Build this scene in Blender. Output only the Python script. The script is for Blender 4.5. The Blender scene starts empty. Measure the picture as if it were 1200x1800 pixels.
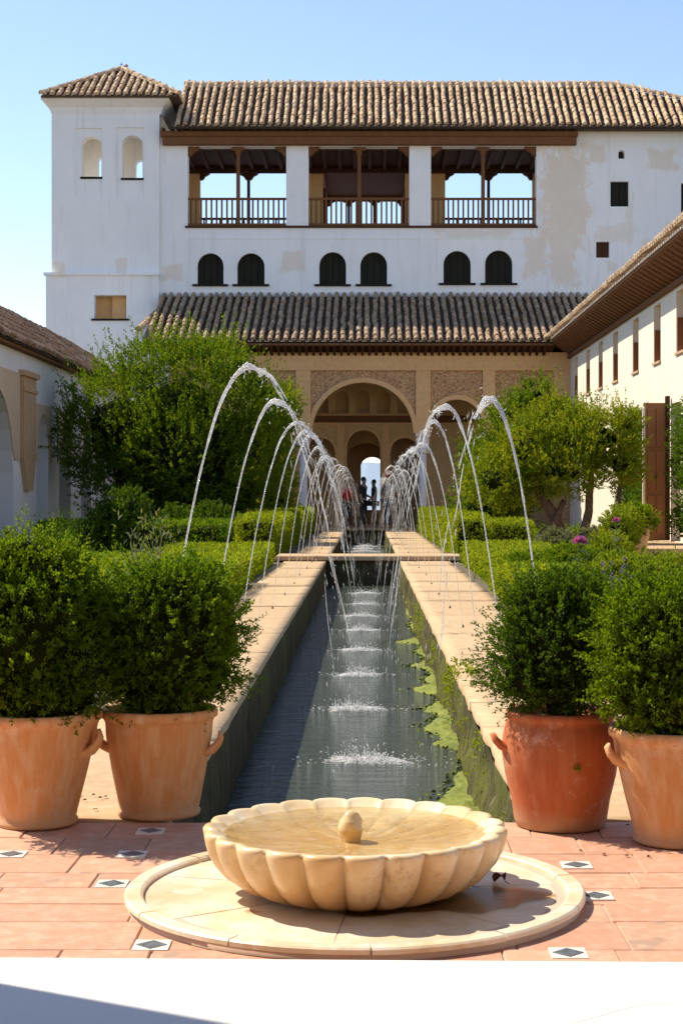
import bpy, math, random
import numpy as np
from mathutils import Vector, Matrix
from mathutils.geometry import tessellate_polygon
R = math.radians
rnd = random.Random(7)
NR = np.random.default_rng(11)
scene = bpy.context.scene
COL = scene.collection

# ------------------------------------------------------------------ camera
CAMZ, F = 1.2, 2900.0
cd = bpy.data.cameras.new('camera'); cam = bpy.data.objects.new('camera', cd); COL.objects.link(cam)
cam.location = (0, 0, CAMZ); cam.rotation_euler = (R(90), 0, 0)
cd.sensor_fit = 'VERTICAL'; cd.sensor_height = 36; cd.sensor_width = 24; cd.lens = F/1800*36
cd.shift_x = -45/1800; cd.shift_y = -30/1800
cd.clip_start = 0.05; cd.clip_end = 9000
scene.camera = cam
# ------------------------------------------------------------------ light
LD = Vector((0.72, -0.38, -1.0)).normalized()
SUN_EL = math.asin(-LD.z)
w = bpy.data.worlds.new('World'); scene.world = w; w.use_nodes = True
nt = w.node_tree; bg = nt.nodes['Background']
sky = nt.nodes.new('ShaderNodeTexSky'); sky.sky_type = 'NISHITA'; sky.sun_disc = False
sky.sun_elevation = SUN_EL; sky.sun_rotation = math.atan2(-LD.x, -LD.y)
sky.altitude = 700; sky.air_density = 1.0; sky.dust_density = 0.4; sky.ozone_density = 2.2
tint = nt.nodes.new('ShaderNodeMix'); tint.data_type = 'RGBA'; tint.blend_type = 'MULTIPLY'; tint.inputs[0].default_value = 1
tint.inputs[7].default_value = (.89, .83, .83, 1); nt.links.new(sky.outputs[0], tint.inputs[6]); nt.links.new(tint.outputs[2], bg.inputs[0]); bg.inputs[1].default_value = 0.15
sl = bpy.data.lights.new('sun', 'SUN'); sl.energy = 4.0; sl.angle = R(0.53); sl.color = (1.0, 0.90, 0.74)
so = bpy.data.objects.new('sun', sl); COL.objects.link(so)
so.rotation_euler = LD.to_track_quat('-Z', 'Y').to_euler(); so.location = (-20, 20, 40)
vs = scene.view_settings; vs.view_transform = 'Standard'; vs.look = 'None'; vs.gamma = 1
vs.use_curve_mapping = False; vs.exposure = 0.78

def P(x, y, D):           # point of the place at depth D for a photo measurement
    return Vector(((x-645)/F*D, D, CAMZ+(870-y)/F*D))
def PX(x, D): return (x-645)/F*D
def PZ(y, D): return CAMZ+(870-y)/F*D

# ------------------------------------------------------------------ helpers
def tag(o, label=None, cat=None, group=None, kind=None):
    if label: o['label'] = label
    if cat: o['category'] = cat
    if group: o['group'] = group
    if kind: o['kind'] = kind
    return o
def empty(name, loc=(0, 0, 0), rz=0):
    o = bpy.data.objects.new(name, None); COL.objects.link(o)
    o.location = loc; o.rotation_euler = (0, 0, rz); o.empty_display_size = 0.2
    return o
def link(name, me, parent=None, loc=None, mw=None):
    o = bpy.data.objects.new(name, me); COL.objects.link(o)
    if parent: o.parent = parent
    if loc is not None: o.location = loc
    if mw is not None: o.matrix_local = mw
    return o
def npmesh(name, V, Fq, mat, smooth=False):
    V = np.asarray(V, dtype=np.float32); Fq = np.asarray(Fq, dtype=np.int32)
    n = Fq.shape[1]
    me = bpy.data.meshes.new(name)
    me.vertices.add(len(V)); me.vertices.foreach_set('co', V.ravel())
    me.loops.add(Fq.size); me.loops.foreach_set('vertex_index', Fq.ravel())
    me.polygons.add(len(Fq)); me.polygons.foreach_set('loop_start', np.arange(0, Fq.size, n, dtype=np.int32))
    me.polygons.foreach_set('loop_total', np.full(len(Fq), n, dtype=np.int32))
    if smooth: me.polygons.foreach_set('use_smooth', np.ones(len(Fq), dtype=bool))
    me.update(); me.validate()
    if mat: me.materials.append(mat)
    return me

class MB:
    def __init__(s): s.v = []; s.f = []; s.sm = []
    def add(s, vs, fs, smooth=False):
        b = len(s.v); s.v += [tuple(v) for v in vs]
        for f in fs: s.f.append([i+b for i in f]); s.sm.append(smooth)
    def box(s, x0, x1, y0, y1, z0, z1, M=None, bev=0.0):
        if bev > 0:
            b = bev; vs = []
            for z, k in ((z0, b), (z0+b, 0), (z1-b, 0), (z1, b)):
                for (sx, sy) in ((0, 0), (1, 0), (1, 1), (0, 1)):
                    X = (x1 if sx else x0); Y = (y1 if sy else y0)
                    cx = b if not sx else -b; cy = b if not sy else -b
                    if k: vs += [(X+cx, Y+cy, z)]*1
                    else: vs += [(X+cx*.0, Y+cy*.0, z)]
            fs = [(3, 2, 1, 0), (12, 13, 14, 15)]
            for l in range(3):
                for k in range(4):
                    a = l*4+k; c = l*4+(k+1) % 4; fs.append((a, c, c+4, a+4))
        else:
            vs = [(x0, y0, z0), (x1, y0, z0), (x1, y1, z0), (x0, y1, z0), (x0, y0, z1), (x1, y0, z1), (x1, y1, z1), (x0, y1, z1)]
            fs = [(3, 2, 1, 0), (4, 5, 6, 7), (0, 1, 5, 4), (1, 2, 6, 5), (2, 3, 7, 6), (3, 0, 4, 7)]
        if M: vs = [M @ Vector(v) for v in vs]
        s.add(vs, fs); return s
    def tube(s, pts, rad, n=8, cap=True, smooth=True):
        pts = [Vector(p) for p in pts]
        if not hasattr(rad, '__len__'): rad = [rad]*len(pts)
        vs = []; fs = []; prev = None
        for i, p in enumerate(pts):
            t = (pts[min(i+1, len(pts)-1)]-pts[max(i-1, 0)]).normalized()
            if prev is None:
                a = Vector((0, 0, 1)) if abs(t.z) < .9 else Vector((1, 0, 0))
                u = t.cross(a).normalized()
            else:
                u = (prev - t*prev.dot(t)); u = u.normalized() if u.length > 1e-6 else t.orthogonal().normalized()
            prev = u; v = t.cross(u)
            for k in range(n):
                a = 2*math.pi*k/n; vs.append(p+(u*math.cos(a)+v*math.sin(a))*rad[i])
        for i in range(len(pts)-1):
            for k in range(n):
                a = i*n+k; b = i*n+(k+1) % n; fs.append((a, b, b+n, a+n))
        if cap:
            fs.append(tuple(range(n))[::-1]); fs.append(tuple((len(pts)-1)*n+k for k in range(n)))
        s.add(vs, fs, smooth); return s
    def lathe(s, prof, n=32, c=(0, 0, 0), smooth=True, closed=False, fn=None):
        vs = []; fs = []
        for i, (r, z) in enumerate(prof):
            for k in range(n):
                a = 2*math.pi*k/n; rr, zz = (r, z) if fn is None else fn(r, z, a, i)
                vs.append((c[0]+rr*math.cos(a), c[1]+rr*math.sin(a), c[2]+zz))
        m = len(prof)
        for i in range(m-1 if not closed else m):
            for k in range(n):
                a = i*n+k; b = i*n+(k+1) % n; j = (i+1) % m
                fs.append((a, b, j*n+(k+1) % n, j*n+k))
        if not closed:
            if prof[0][0] > 1e-5: fs.append(tuple(range(n))[::-1])
            if prof[-1][0] > 1e-5: fs.append(tuple((m-1)*n+k for k in range(n)))
        s.add(vs, fs, smooth); return s
    def poly(s, outline, holes, tf, t):
        """flat wall with openings: outline/holes are (u,z) rings, tf(u,w,z) places them, t thickness"""
        rings = [outline]+list(holes)
        tri = tessellate_polygon([[Vector((p[0], p[1], 0)) for p in r] for r in rings])
        flat = [p for r in rings for p in r]; n = len(flat)
        vs = [tf(u, 0, z) for u, z in flat]+[tf(u, t, z) for u, z in flat]
        fs = []
        for a, b, c in tri:
            fs.append((a, b, c)); fs.append((c+n, b+n, a+n))
        o = 0
        for r in rings:
            m = len(r)
            for k in range(m):
                a = o+k; b = o+(k+1) % m; fs.append((a, b, b+n, a+n))
            o += m
        s.add(vs, fs); return s
    def build(s, name, mat, parent=None, loc=None, rot=None, kind=None, label=None):
        me = bpy.data.meshes.new(name); me.from_pydata(s.v, [], s.f)
        me.polygons.foreach_set('use_smooth', s.sm); me.update(); me.materials.append(mat)
        import bmesh
        bm = bmesh.new(); bm.from_mesh(me); bmesh.ops.recalc_face_normals(bm, faces=bm.faces); bm.to_mesh(me); bm.free()
        o = link(name, me, parent, loc)
        if rot: o.rotation_euler = rot
        if kind: o['kind'] = kind
        if label: o['label'] = label
        return o
def arch(x0, x1, z0, ztop, n=14, horseshoe=0.0, pointed=0.0):
    r = (x1-x0)/2; cx = (x0+x1)/2; pts = [(x0, z0), (x1, z0)]
    zs = ztop-r*(1+pointed)
    for k in range(n+1):
        a = math.pi*k/n
        xx = cx+r*math.cos(a)*(1+horseshoe*math.sin(a)**.5 if horseshoe else 1)
        pts.append((xx, zs+r*(1+pointed)*math.sin(a)))
    return pts
def rect(x0, x1, z0, z1): return [(x0, z0), (x1, z0), (x1, z1), (x0, z1)]

# ------------------------------------------------------------------ materials
class NT:
    def __init__(s, name):
        s.m = bpy.data.materials.new(name); s.m.use_nodes = True; s.t = s.m.node_tree; s.t.nodes.clear()
        s.out = s.n('ShaderNodeOutputMaterial'); s.bs = s.n('ShaderNodeBsdfPrincipled'); s.l(s.bs.outputs[0], s.out.inputs[0])
    def n(s, t, **k):
        x = s.t.nodes.new(t)
        for a, b in k.items(): setattr(x, a, b)
        return x
    def l(s, a, b): s.t.links.new(a, b)
    def pos(s):
        return s.n('ShaderNodeNewGeometry').outputs['Position']
    def objc(s): return s.n('ShaderNodeTexCoord').outputs['Object']
    def noise(s, vec, scale, det=4, rough=.6, stretch=None):
        if stretch:
            mp = s.n('ShaderNodeMapping'); mp.inputs['Scale'].default_value = stretch; s.l(vec, mp.inputs[0]); vec = mp.outputs[0]
        x = s.n('ShaderNodeTexNoise'); x.inputs['Scale'].default_value = scale; x.inputs['Detail'].default_value = det
        x.inputs['Roughness'].default_value = rough; s.l(vec, x.inputs['Vector']); return x.outputs['Fac']
    def ramp(s, f, stops, interp='LINEAR'):
        x = s.n('ShaderNodeValToRGB'); x.color_ramp.interpolation = interp; e = x.color_ramp.elements
        while len(e) < len(stops): e.new(.5)
        for i, (p, c) in enumerate(stops):
            e[i].position = p; e[i].color = (c, c, c, 1) if not hasattr(c, '__len__') else (*c, 1)
        s.l(f, x.inputs[0]); return x.outputs[0]
    def mix(s, f, a, b, mode='MIX'):
        x = s.n('ShaderNodeMix', data_type='RGBA', blend_type=mode)
        for sock, v in ((x.inputs[0], f), (x.inputs[6], a), (x.inputs[7], b)):
            if hasattr(v, 'is_linked') or isinstance(v, bpy.types.NodeSocket): s.l(v, sock)
            elif hasattr(v, '__len__'): sock.default_value = (*v, 1)
            else: sock.default_value = v
        return x.outputs[2]
    def math(s, op, a, b=None, c=None):
        x = s.n('ShaderNodeMath', operation=op)
        for i, v in enumerate((a, b, c)):
            if v is None: continue
            if isinstance(v, bpy.types.NodeSocket): s.l(v, x.inputs[i])
            else: x.inputs[i].default_value = v
        return x.outputs[0]
    def bump(s, h, strength=.4, dist=.01):
        x = s.n('ShaderNodeBump'); x.inputs['Strength'].default_value = strength; x.inputs['Distance'].default_value = dist
        s.l(h, x.inputs['Height']); s.l(x.outputs[0], s.bs.inputs['Normal'])
    def rand(s):
        a = s.n('ShaderNodeObjectInfo').outputs['Random']; b = s.n('ShaderNodeNewGeometry').outputs['Random Per Island']
        return s.math('FRACT', s.math('ADD', a, b))
    def col(s, c):
        if isinstance(c, bpy.types.NodeSocket): s.l(c, s.bs.inputs['Base Color'])
        else: s.bs.inputs['Base Color'].default_value = (*c, 1)
    def rough(s, v): s.bs.inputs['Roughness'].default_value = v

def stone(name, c1, c2, c3=None, s1=1.5, s2=14, rough=.8, bump=.3, bd=.006, rv=0.0, world=True, stretch=None, spots=None):
    m = NT(name); p = m.pos() if world else m.objc()
    a = m.ramp(m.noise(p, s1, 5, stretch=stretch), [(.32, 0), (.68, 1)])
    c = m.mix(a, c1, c2)
    b = m.noise(p, s2, 6, .7)
    if c3: c = m.mix(m.ramp(b, [(.45, 0), (.72, 1)]), c, c3)
    if rv:
        f = m.math('MULTIPLY_ADD', m.rand(), rv*2, 1-rv)
        cc = m.n('ShaderNodeCombineColor'); [m.l(f, cc.inputs[i]) for i in range(3)]
        c = m.mix(1.0, c, cc.outputs[0], 'MULTIPLY')
    if spots:
        v = m.ramp(m.noise(p, spots[0], 3, .8), [(spots[1], 0), (spots[1]+.06, 1)]); c = m.mix(v, c, spots[2])
    m.col(c); m.rough(rough); m.bump(m.math('ADD', b, m.math('MULTIPLY', m.noise(p, s2*5, 3), .4)), bump, bd)
    return m.m

M = {}
def plaster_white(name, patches=(), tone=(.88, .865, .84), Dp=61):
    m = NT(name); p = m.pos()
    n1 = m.noise(p, .7, 5, .6); n2 = m.noise(p, 3.5, 5, .7); n3 = m.noise(p, 40, 4)
    c = m.mix(m.ramp(n1, [(.35, 0), (.7, 1)]), tone, tuple(t*.93 for t in tone))
    streak = m.ramp(m.noise(p, 2.2, 4, .6, stretch=(2.2, 2.2, .18)), [(.55, 0), (.8, .5)])
    c = m.mix(streak, c, (.62, .57, .5))
    if patches:
        sx = m.n('ShaderNodeSeparateXYZ'); m.l(p, sx.inputs[0]); tot = None
        dn = m.math('SUBTRACT', m.noise(p, 1.6, 6, .72), .5); dn2 = m.math('SUBTRACT', m.noise(p, 5, 4, .7, stretch=(2.5, 1, .5)), .5)
        for (x0, x1, y0, y1, st) in patches:
            cx = (PX(x0, Dp)+PX(x1, Dp))/2; hx = (PX(x1, Dp)-PX(x0, Dp))/2
            cz = (PZ(y0, Dp)+PZ(y1, Dp))/2; hz = (PZ(y0, Dp)-PZ(y1, Dp))/2
            ax = m.math('MULTIPLY', m.math('ABSOLUTE', m.math('SUBTRACT', sx.outputs[0], cx)), 1/hx)
            az = m.math('MULTIPLY', m.math('ABSOLUTE', m.math('SUBTRACT', sx.outputs[2], cz)), 1/hz)
            d = m.math('MAXIMUM', ax, az)
            d = m.math('ADD', m.math('ADD', d, m.math('MULTIPLY', dn, 2.6)), m.math('MULTIPLY', dn2, 1.2))
            k = m.n('ShaderNodeMapRange'); k.inputs[1].default_value = 1.18; k.inputs[2].default_value = .86
            k.inputs[3].default_value = 0; k.inputs[4].default_value = st; m.l(d, k.inputs[0])
            tot = k.outputs[0] if tot is None else m.math('MAXIMUM', tot, k.outputs[0])
        c = m.mix(tot, c, m.mix(n2, (.74, .62, .49), (.83, .74, .62)))
    m.col(c); m.rough(.9); m.bump(m.math('ADD', n2, m.math('MULTIPLY', n3, .15)), .35, .03)
    return m.m
M['plaster'] = plaster_white('white_plaster')
M['palace_plaster'] = plaster_white('patched_white_plaster', [
    (950, 1030, 262, 420, 1), (965, 1012, 330, 500, .9), (922, 960, 415, 485, .9), (1040, 1110, 395, 425, .6), (1140, 1185, 265, 295, .8),
    (1035, 1060, 255, 285, .8), (1100, 1112, 350, 430, .5), (775, 915, 405, 417, .7), (497, 535, 445, 475, .8), (288, 318, 466, 492, .8),
    (1065, 1085, 460, 480, .7), (205, 222, 458, 482, .7), (96, 116, 462, 484, .8), (1125, 1145, 420, 435, .5)])
M['tan'] = stone('tan_plaster', (.76, .45, .20), (.80, .50, .235), (.66, .38, .165), .8, 8, .9, .3, .02)
M['stucco'] = None
def stucco():
    m = NT('carved_stucco'); p = m.pos()
    v = m.n('ShaderNodeTexVoronoi'); v.inputs['Scale'].default_value = 6.5; m.l(p, v.inputs['Vector'])
    v2 = m.n('ShaderNodeTexVoronoi', feature='DISTANCE_TO_EDGE'); v2.inputs['Scale'].default_value = 11; m.l(p, v2.inputs['Vector'])
    h = m.math('ADD', m.math('MULTIPLY', v.outputs['Distance'], .8), m.math('MINIMUM', m.math('MULTIPLY', v2.outputs['Distance'], 3), .5))
    n = m.noise(p, 2, 4)
    c = m.mix(m.ramp(h, [(.3, 0), (.9, 1)]), (.48, .25, .11), (.78, .47, .23)); c = m.mix(m.ramp(n, [(.4, 0), (.8, .5)]), c, (.48, .23, .12))
    m.col(c); m.rough(.9); m.bump(h, .9, .06); return m.m
M['stucco'] = stucco()
M['tan_dark'] = stone('ochre_inner_plaster', (.66, .43, .20), (.70, .47, .24), (.58, .36, .17), .8, 8, .9, .3, .02)
M['cream'] = plaster_white('cream_plaster', tone=(.85, .74, .58))
M['left_plaster'] = plaster_white('grey_white_plaster', tone=(.80, .75, .70))
M['arch_tan'] = stone('pale_tan_stucco', (.62, .44, .28), (.68, .50, .33), (.54, .37, .22), 1.2, 12, .9, .3, .02)
M['brick'] = stone('tan_brick_plaster', (.50, .31, .165), (.56, .36, .20), (.42, .26, .14), 1.2, 12, .9, .3, .02)
def wood(name, a, b, rough=.6, st=(1, 1, 9)):
    m = NT(name); p = m.objc()
    n = m.noise(p, 3, 6, .7, stretch=st); g = m.noise(p, 1.2, 3)
    m.col(m.mix(m.ramp(n, [(.35, 0), (.7, 1)]), a, m.mix(g, b, tuple(x*.6 for x in b)))); m.rough(.85); m.bs.inputs['Specular IOR Level'].default_value = .12; m.bump(n, .35, .01); return m.m
M['wood'] = wood('brown_timber', (.060, .026, .014), (.13, .058, .030), st=(9, 9, 1))
M['wood_red'] = wood('red_brown_timber', (.17, .075, .033), (.25, .12, .055), st=(1, 1, 1))
M['door_wood'] = wood('door_timber', (.30, .135, .062), (.38, .18, .09), st=(12, 12, 1))
M['shutter'] = wood('dark_shutter_paint', (.020, .020, .014), (.034, .032, .022), st=(10, 10, 1))
M['dark'] = stone('dark_interior', (.03, .022, .016), (.05, .035, .025), None, 1, 8, .9)  # near-black colour stands in for unlit space behind openings
def rooftile(name, a, b, moss, ml):
    m = NT(name); p = m.pos(); r = m.rand()
    c = m.mix(m.ramp(r, [(0, 0), (1, 1)]), a, b)
    n = m.noise(p, 9, 6, .75); c = m.mix(m.ramp(n, [(ml, 0), (ml+.14, .9)]), c, moss)
    n2 = m.noise(p, 38, 4, .8); c = m.mix(m.ramp(n2, [(.55, 0), (.75, .8)]), c, tuple(x*.35 for x in b))
    n4 = m.noise(p, 2.0, 4, .6); c = m.mix(m.ramp(n4, [(.5, 0), (.8, .45)]), c, (.78, .66, .48))
    m.col(c); m.rough(.95); m.bump(n2, .8, .012); return m.m
M['tile_up'] = rooftile('weathered_clay_tile', (.70, .50, .30), (.42, .27, .155), (.20, .14, .08), .52)
M['tile_low'] = rooftile('mossy_shade_dark_tile', (.48, .32, .19), (.30, .19, .11), (.15, .12, .08), .47)  # moss, plus the roof's shade put into a darker clay tone
M['tile_red'] = rooftile('red_clay_tile', (.30, .15, .075), (.20, .10, .05), (.10, .07, .04), .5)
M['tile_bed'] = stone('shade_dark_roof_channel', (.075, .048, .028), (.12, .078, .045), (.04, .03, .02), 2, 14, .95, .6, .02)  # clay darkened to put the shade between tile rows into the bed
M['mortar'] = stone('pale_mortar', (.60, .52, .42), (.5, .42, .33), None, 2, 12, .9)
M['paver'] = stone('terracotta_paver', (.58, .30, .185), (.50, .25, .15), (.62, .385, .265), 2.2, 16, .75, .3, .004, rv=.12, spots=(3.2, .60, (.40, .25, .17)))
M['grout'] = stone('pale_grout', (.52, .37, .28), (.60, .46, .35), None, 6, 50, .95, .3, .003)
M['inlay_white'] = stone('white_inlay_tile', (.78, .74, .66), (.70, .66, .58), None, 4, 30, .4)
M['inlay_black'] = stone('slate_blue_inlay', (.07, .085, .10), (.12, .14, .15), (.2, .23, .24), 20, 60, .35)
M['walk'] = stone('sandy_walk_stone', (.52, .345, .175), (.45, .29, .14), (.60, .43, .25), 1.1, 9, .8, .3, .006, rv=.035, stretch=(1, .5, 1), spots=(2.2, .60, (.34, .235, .15)))
M['marble'] = stone('honey_marble_base', (.78, .68, .50), (.66, .50, .29), (.84, .78, .66), 3.2, 9, .35, .12, .003, rv=.05, spots=(4, .66, (.48, .33, .17)))
M['white_stone'] = stone('white_marble_ledge', (.82, .81, .78), (.80, .78, .74), None, 1, 10, .5, .1, .003)
def bowlm():
    m = NT('onyx_marble'); p = m.objc()
    n = m.noise(p, 4, 6, .65); n2 = m.noise(p, 9, 5, .7, stretch=(1, 1, .35)); 
    c = m.mix(m.ramp(n, [(.3, 0), (.7, 1)]), (.66, .42, .17), (.80, .64, .38)); c = m.mix(m.ramp(m.noise(p, 2.2, 7, .7, stretch=(1, 1, .6)), [(.5, 0), (.62, .6)]), c, (.86, .76, .56))
    sx = m.n('ShaderNodeSeparateXYZ'); m.l(p, sx.inputs[0])
    low = m.math('MULTIPLY', m.ramp(sx.outputs[2], [(.0, 1), (.17, 0)]), m.ramp(n2, [(.28, 0), (.46, 1)]))
    c = m.mix(m.math('MULTIPLY', low, .95), c, (.45, .21, .06))
    c = m.mix(m.ramp(m.noise(p, 6, 7, .8), [(.55, 0), (.64, .65)]), c, (.42, .25, .10))
    m.col(c); m.rough(.28); m.bump(m.noise(p, 30, 5), .12, .004)
    m.bs.inputs['Subsurface Weight'].default_value = .08; m.bs.inputs['Subsurface Radius'].default_value = (.03, .018, .008)
    m.bs.inputs['Subsurface Scale'].default_value = .6
    return m.m
M['bowl'] = bowlm()
def bowlwater():
    m = NT('basin_water'); m.t.nodes.remove(m.bs); p = m.objc()
    t = m.n('ShaderNodeBsdfTransparent'); n = m.noise(p, 5, 5, .65)
    m.l(m.mix(m.ramp(n, [(.35, 0), (.7, 1)]), (.80, .76, .62), (.95, .94, .86)), t.inputs[0])
    g = m.n('ShaderNodeBsdfGlossy'); g.inputs['Roughness'].default_value = .04; f = m.n('ShaderNodeFresnel'); f.inputs[0].default_value = 1.33
    bp = m.n('ShaderNodeBump'); bp.inputs['Strength'].default_value = .35; bp.inputs['Distance'].default_value = .012
    m.l(m.math('ADD', m.noise(p, 7, 3, .5), m.math('MULTIPLY', m.noise(p, 22, 3, .5), .3)), bp.inputs['Height']); m.l(bp.outputs[0], g.inputs['Normal']); m.l(bp.outputs[0], f.inputs['Normal'])
    x = m.n('ShaderNodeMixShader'); m.l(m.math('MULTIPLY', f.outputs[0], .8), x.inputs[0]); m.l(t.outputs[0], x.inputs[1]); m.l(g.outputs[0], x.inputs[2]); m.l(x.outputs[0], m.out.inputs[0]); return m.m
M['bowl_water'] = bowlwater()
def potm(name, a, b, c3, band):
    m = NT(name); p = m.objc(); n = m.noise(p, 3.5, 6, .7); st = m.noise(p, 8, 4, .6, stretch=(3.0, 3.0, .4))
    c = m.mix(m.ramp(n, [(.3, 0), (.7, 1)]), a, b)
    c = m.mix(m.ramp(st, [(.42, 0), (.72, .75)]), c, c3); c = m.mix(m.ramp(m.noise(p, 5.5, 7, .75), [(.56, 0), (.66, .35)]), c, (.72, .60, .48))
    sx = m.n('ShaderNodeSeparateXYZ'); m.l(p, sx.inputs[0])
    z = m.math('ADD', sx.outputs[2], m.math('MULTIPLY', m.math('SUBTRACT', n, .5), .12))
    c = m.mix(m.ramp(z, [(.01, 1), (.09, 0)]), c, band)
    c = m.mix(m.ramp(m.noise(p, 45, 3, .8), [(.68, 0), (.75, .7)]), c, (.2, .09, .05))
    m.col(c); m.rough(.82); m.bump(m.math('ADD', st, m.noise(p, 60, 4)), .25, .004); return m.m
M['pot'] = potm('pale_terracotta', (.58, .26, .085), (.66, .33, .13), (.72, .48, .28), (.52, .30, .15))
M['pot_red'] = potm('deep_red_terracotta', (.42, .10, .028), (.48, .135, .04), (.54, .21, .09), (.46, .28, .15))
M['soil'] = stone('dark_soil', (.045, .03, .02), (.08, .055, .035), (.12, .085, .055), 3, 20, .95, .6, .02)
M['ground'] = stone('garden_earth', (.13, .10, .06), (.09, .08, .045), (.17, .13, .08), .8, 8, .95, .6, .03)
M['bark'] = stone('brown_bark', (.13, .075, .045), (.20, .125, .08), (.07, .045, .03), 3, 18, .9, .9, .03, stretch=(1, 1, .3))
M['hill'] = stone('hazed_far_hills', (.30, .38, .46), (.26, .34, .42), None, .003, .02, 1)  # pale blue puts distance haze into the hill colour
M['metal'] = stone('bronze_nozzle', (.10, .07, .04), (.05, .04, .03), None, 8, 40, .5)

def poolwall(name, green):
    m = NT(name); p = m.pos()
    n = m.noise(p, 3, 6, .7, stretch=(1, 1, .35)); n2 = m.noise(p, 12, 5, .75, stretch=(1, 1, .25)); n3 = m.noise(p, 1.1, 4)
    c = m.mix(m.ramp(n, [(.3, 0), (.7, 1)]), (.050, .040, .020), (.13, .10, .055))
    c = m.mix(m.ramp(n2, [(.48, 0), (.66, .85)]), c, (.028, .028, .014))
    c = m.mix(m.ramp(n3, [(.5-green*.22, 0), (.64-green*.15, .35+green*.6)]), c, m.mix(n2, (.085, .10, .014), (.20, .20, .03))); c = m.mix(m.ramp(m.noise(p, 5, 6, .8, stretch=(1, 1.6, .12)), [(.5, 0), (.62, .8)]), c, (.05, .038, .02)); c = m.mix(m.ramp(m.noise(p, 7, 5, .7, stretch=(1, 1.4, .2)), [(.6, 0), (.7, .55)]), c, (.30, .24, .15))
    sx = m.n('ShaderNodeSeparateXYZ'); m.l(p, sx.inputs[0])
    
    m.col(c); m.rough(.85); m.bs.inputs['Specular IOR Level'].default_value = .15; m.bump(m.math('ADD', n, n2), .9, .04); return m.m
M['pool_wall'] = poolwall('wet_stone_wall', .15)
M['pool_wall_green'] = poolwall('mossy_stone_wall', .5)
def waterm():
    m = NT('pool_water'); p = m.pos()
    n = m.noise(p, 5.5, 5, .62, stretch=(.55, 2.0, 1)); n2 = m.noise(p, 18, 3, .5, stretch=(.6, 1.8, 1))
    m.col(m.mix(m.noise(p, .8, 3), (.040, .050, .036), (.062, .072, .050))); m.rough(.07); m.bs.inputs['Specular IOR Level'].default_value = .22
    m.bs.inputs['IOR'].default_value = 1.33
    m.bump(m.math('ADD', n, m.math('MULTIPLY', n2, .35)), .55, .05); return m.m
M['water'] = waterm()
def algaem():
    m = NT('lime_algae'); p = m.pos()
    n = m.noise(p, 6, 6, .7); n2 = m.noise(p, 40, 4, .8)
    m.col(m.mix(m.ramp(n, [(.3, 0), (.7, 1)]), (.09, .12, .010), (.28, .31, .03))); m.rough(.8); m.bump(m.math('ADD', n, n2), .8, .02); return m.m
M['algae'] = algaem()
def sprayw(name, a, tr):
    m = NT(name); m.t.nodes.remove(m.bs)
    g = m.n('ShaderNodeBsdfGlass'); g.inputs['IOR'].default_value = 1.33; g.inputs['Roughness'].default_value = .12
    t = m.n('ShaderNodeBsdfTranslucent'); t.inputs[0].default_value = (.95, .95, .95, 1)
    d = m.n('ShaderNodeBsdfDiffuse'); d.inputs[0].default_value = (.9, .9, .9, 1)
    x = m.n('ShaderNodeMixShader'); x.inputs[0].default_value = .5; m.l(t.outputs[0], x.inputs[1]); m.l(d.outputs[0], x.inputs[2])
    y = m.n('ShaderNodeMixShader'); y.inputs[0].default_value = a; m.l(g.outputs[0], y.inputs[1]); m.l(x.outputs[0], y.inputs[2])
    tp = m.n('ShaderNodeBsdfTransparent'); z = m.n('ShaderNodeMixShader')
    f = m.ramp(m.noise(m.pos(), 60, 3, .7), [(.4, tr*.4), (.62, min(1, tr*1.6))]); m.l(f, z.inputs[0])
    m.l(y.outputs[0], z.inputs[1]); m.l(tp.outputs[0], z.inputs[2]); m.l(z.outputs[0], m.out.inputs[0]); return m.m
M['jet'] = sprayw('jet_water', .5, .38)
M['foam_patch'] = sprayw('churned_foam', .95, .62)
M['foam'] = sprayw('white_foam', .97, .0)
def leafm(name, a, b, tl=.35, yel=None, spec=.12):
    m = NT(name); r = m.rand(); p = m.pos(); n = m.noise(p, 2.2, 4, .6)
    c = m.mix(r, a, b)
    if yel: c = m.mix(m.ramp(n, [(.45, 0), (.66, .9)]), c, yel)
    m.col(c); m.rough(.6); m.bs.inputs['Specular IOR Level'].default_value = spec
    t = m.n('ShaderNodeBsdfTranslucent'); m.l(m.mix(1.0, c, (2.0, 1.75, .45), 'MULTIPLY'), t.inputs[0])
    x = m.n('ShaderNodeMixShader'); x.inputs[0].default_value = tl
    m.l(m.bs.outputs[0], x.inputs[1]); m.l(t.outputs[0], x.inputs[2]); m.l(x.outputs[0], m.out.inputs[0]); return m.m
M['leaf_box'] = leafm('box_leaf', (.045, .100, .006), (.110, .190, .010), .50, (.14, .21, .012))
M['leaf_dark'] = leafm('dark_myrtle_leaf', (.035, .078, .007), (.08, .145, .012), .44)
M['leaf_tree'] = leafm('tree_leaf', (.050, .105, .006), (.11, .18, .010), .5, (.15, .21, .012))
M['leaf_yellow'] = leafm('yellow_green_leaf', (.105, .165, .010), (.19, .25, .018), .46, (.24, .27, .02))
M['leaf_hedge'] = leafm('clipped_hedge_leaf', (.13, .20, .010), (.24, .29, .018), .45)
M['leaf_grey'] = leafm('grey_lavender_leaf', (.11, .14, .08), (.18, .2, .13), .3)
M['petal'] = leafm('purple_petal', (.38, .08, .42), (.5, .16, .5), .3)
M['petal_blue'] = leafm('blue_petal', (.10, .08, .35), (.2, .15, .45), .3)
M['brownleaf'] = leafm('dry_leaf', (.08, .035, .015), (.12, .05, .02), .2)
M['inner_shade'] = leafm('painted_inner_shade', (.012, .016, .006), (.022, .028, .010), .0, None, 0.0)  # near-black colour paints the shade inside foliage

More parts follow.
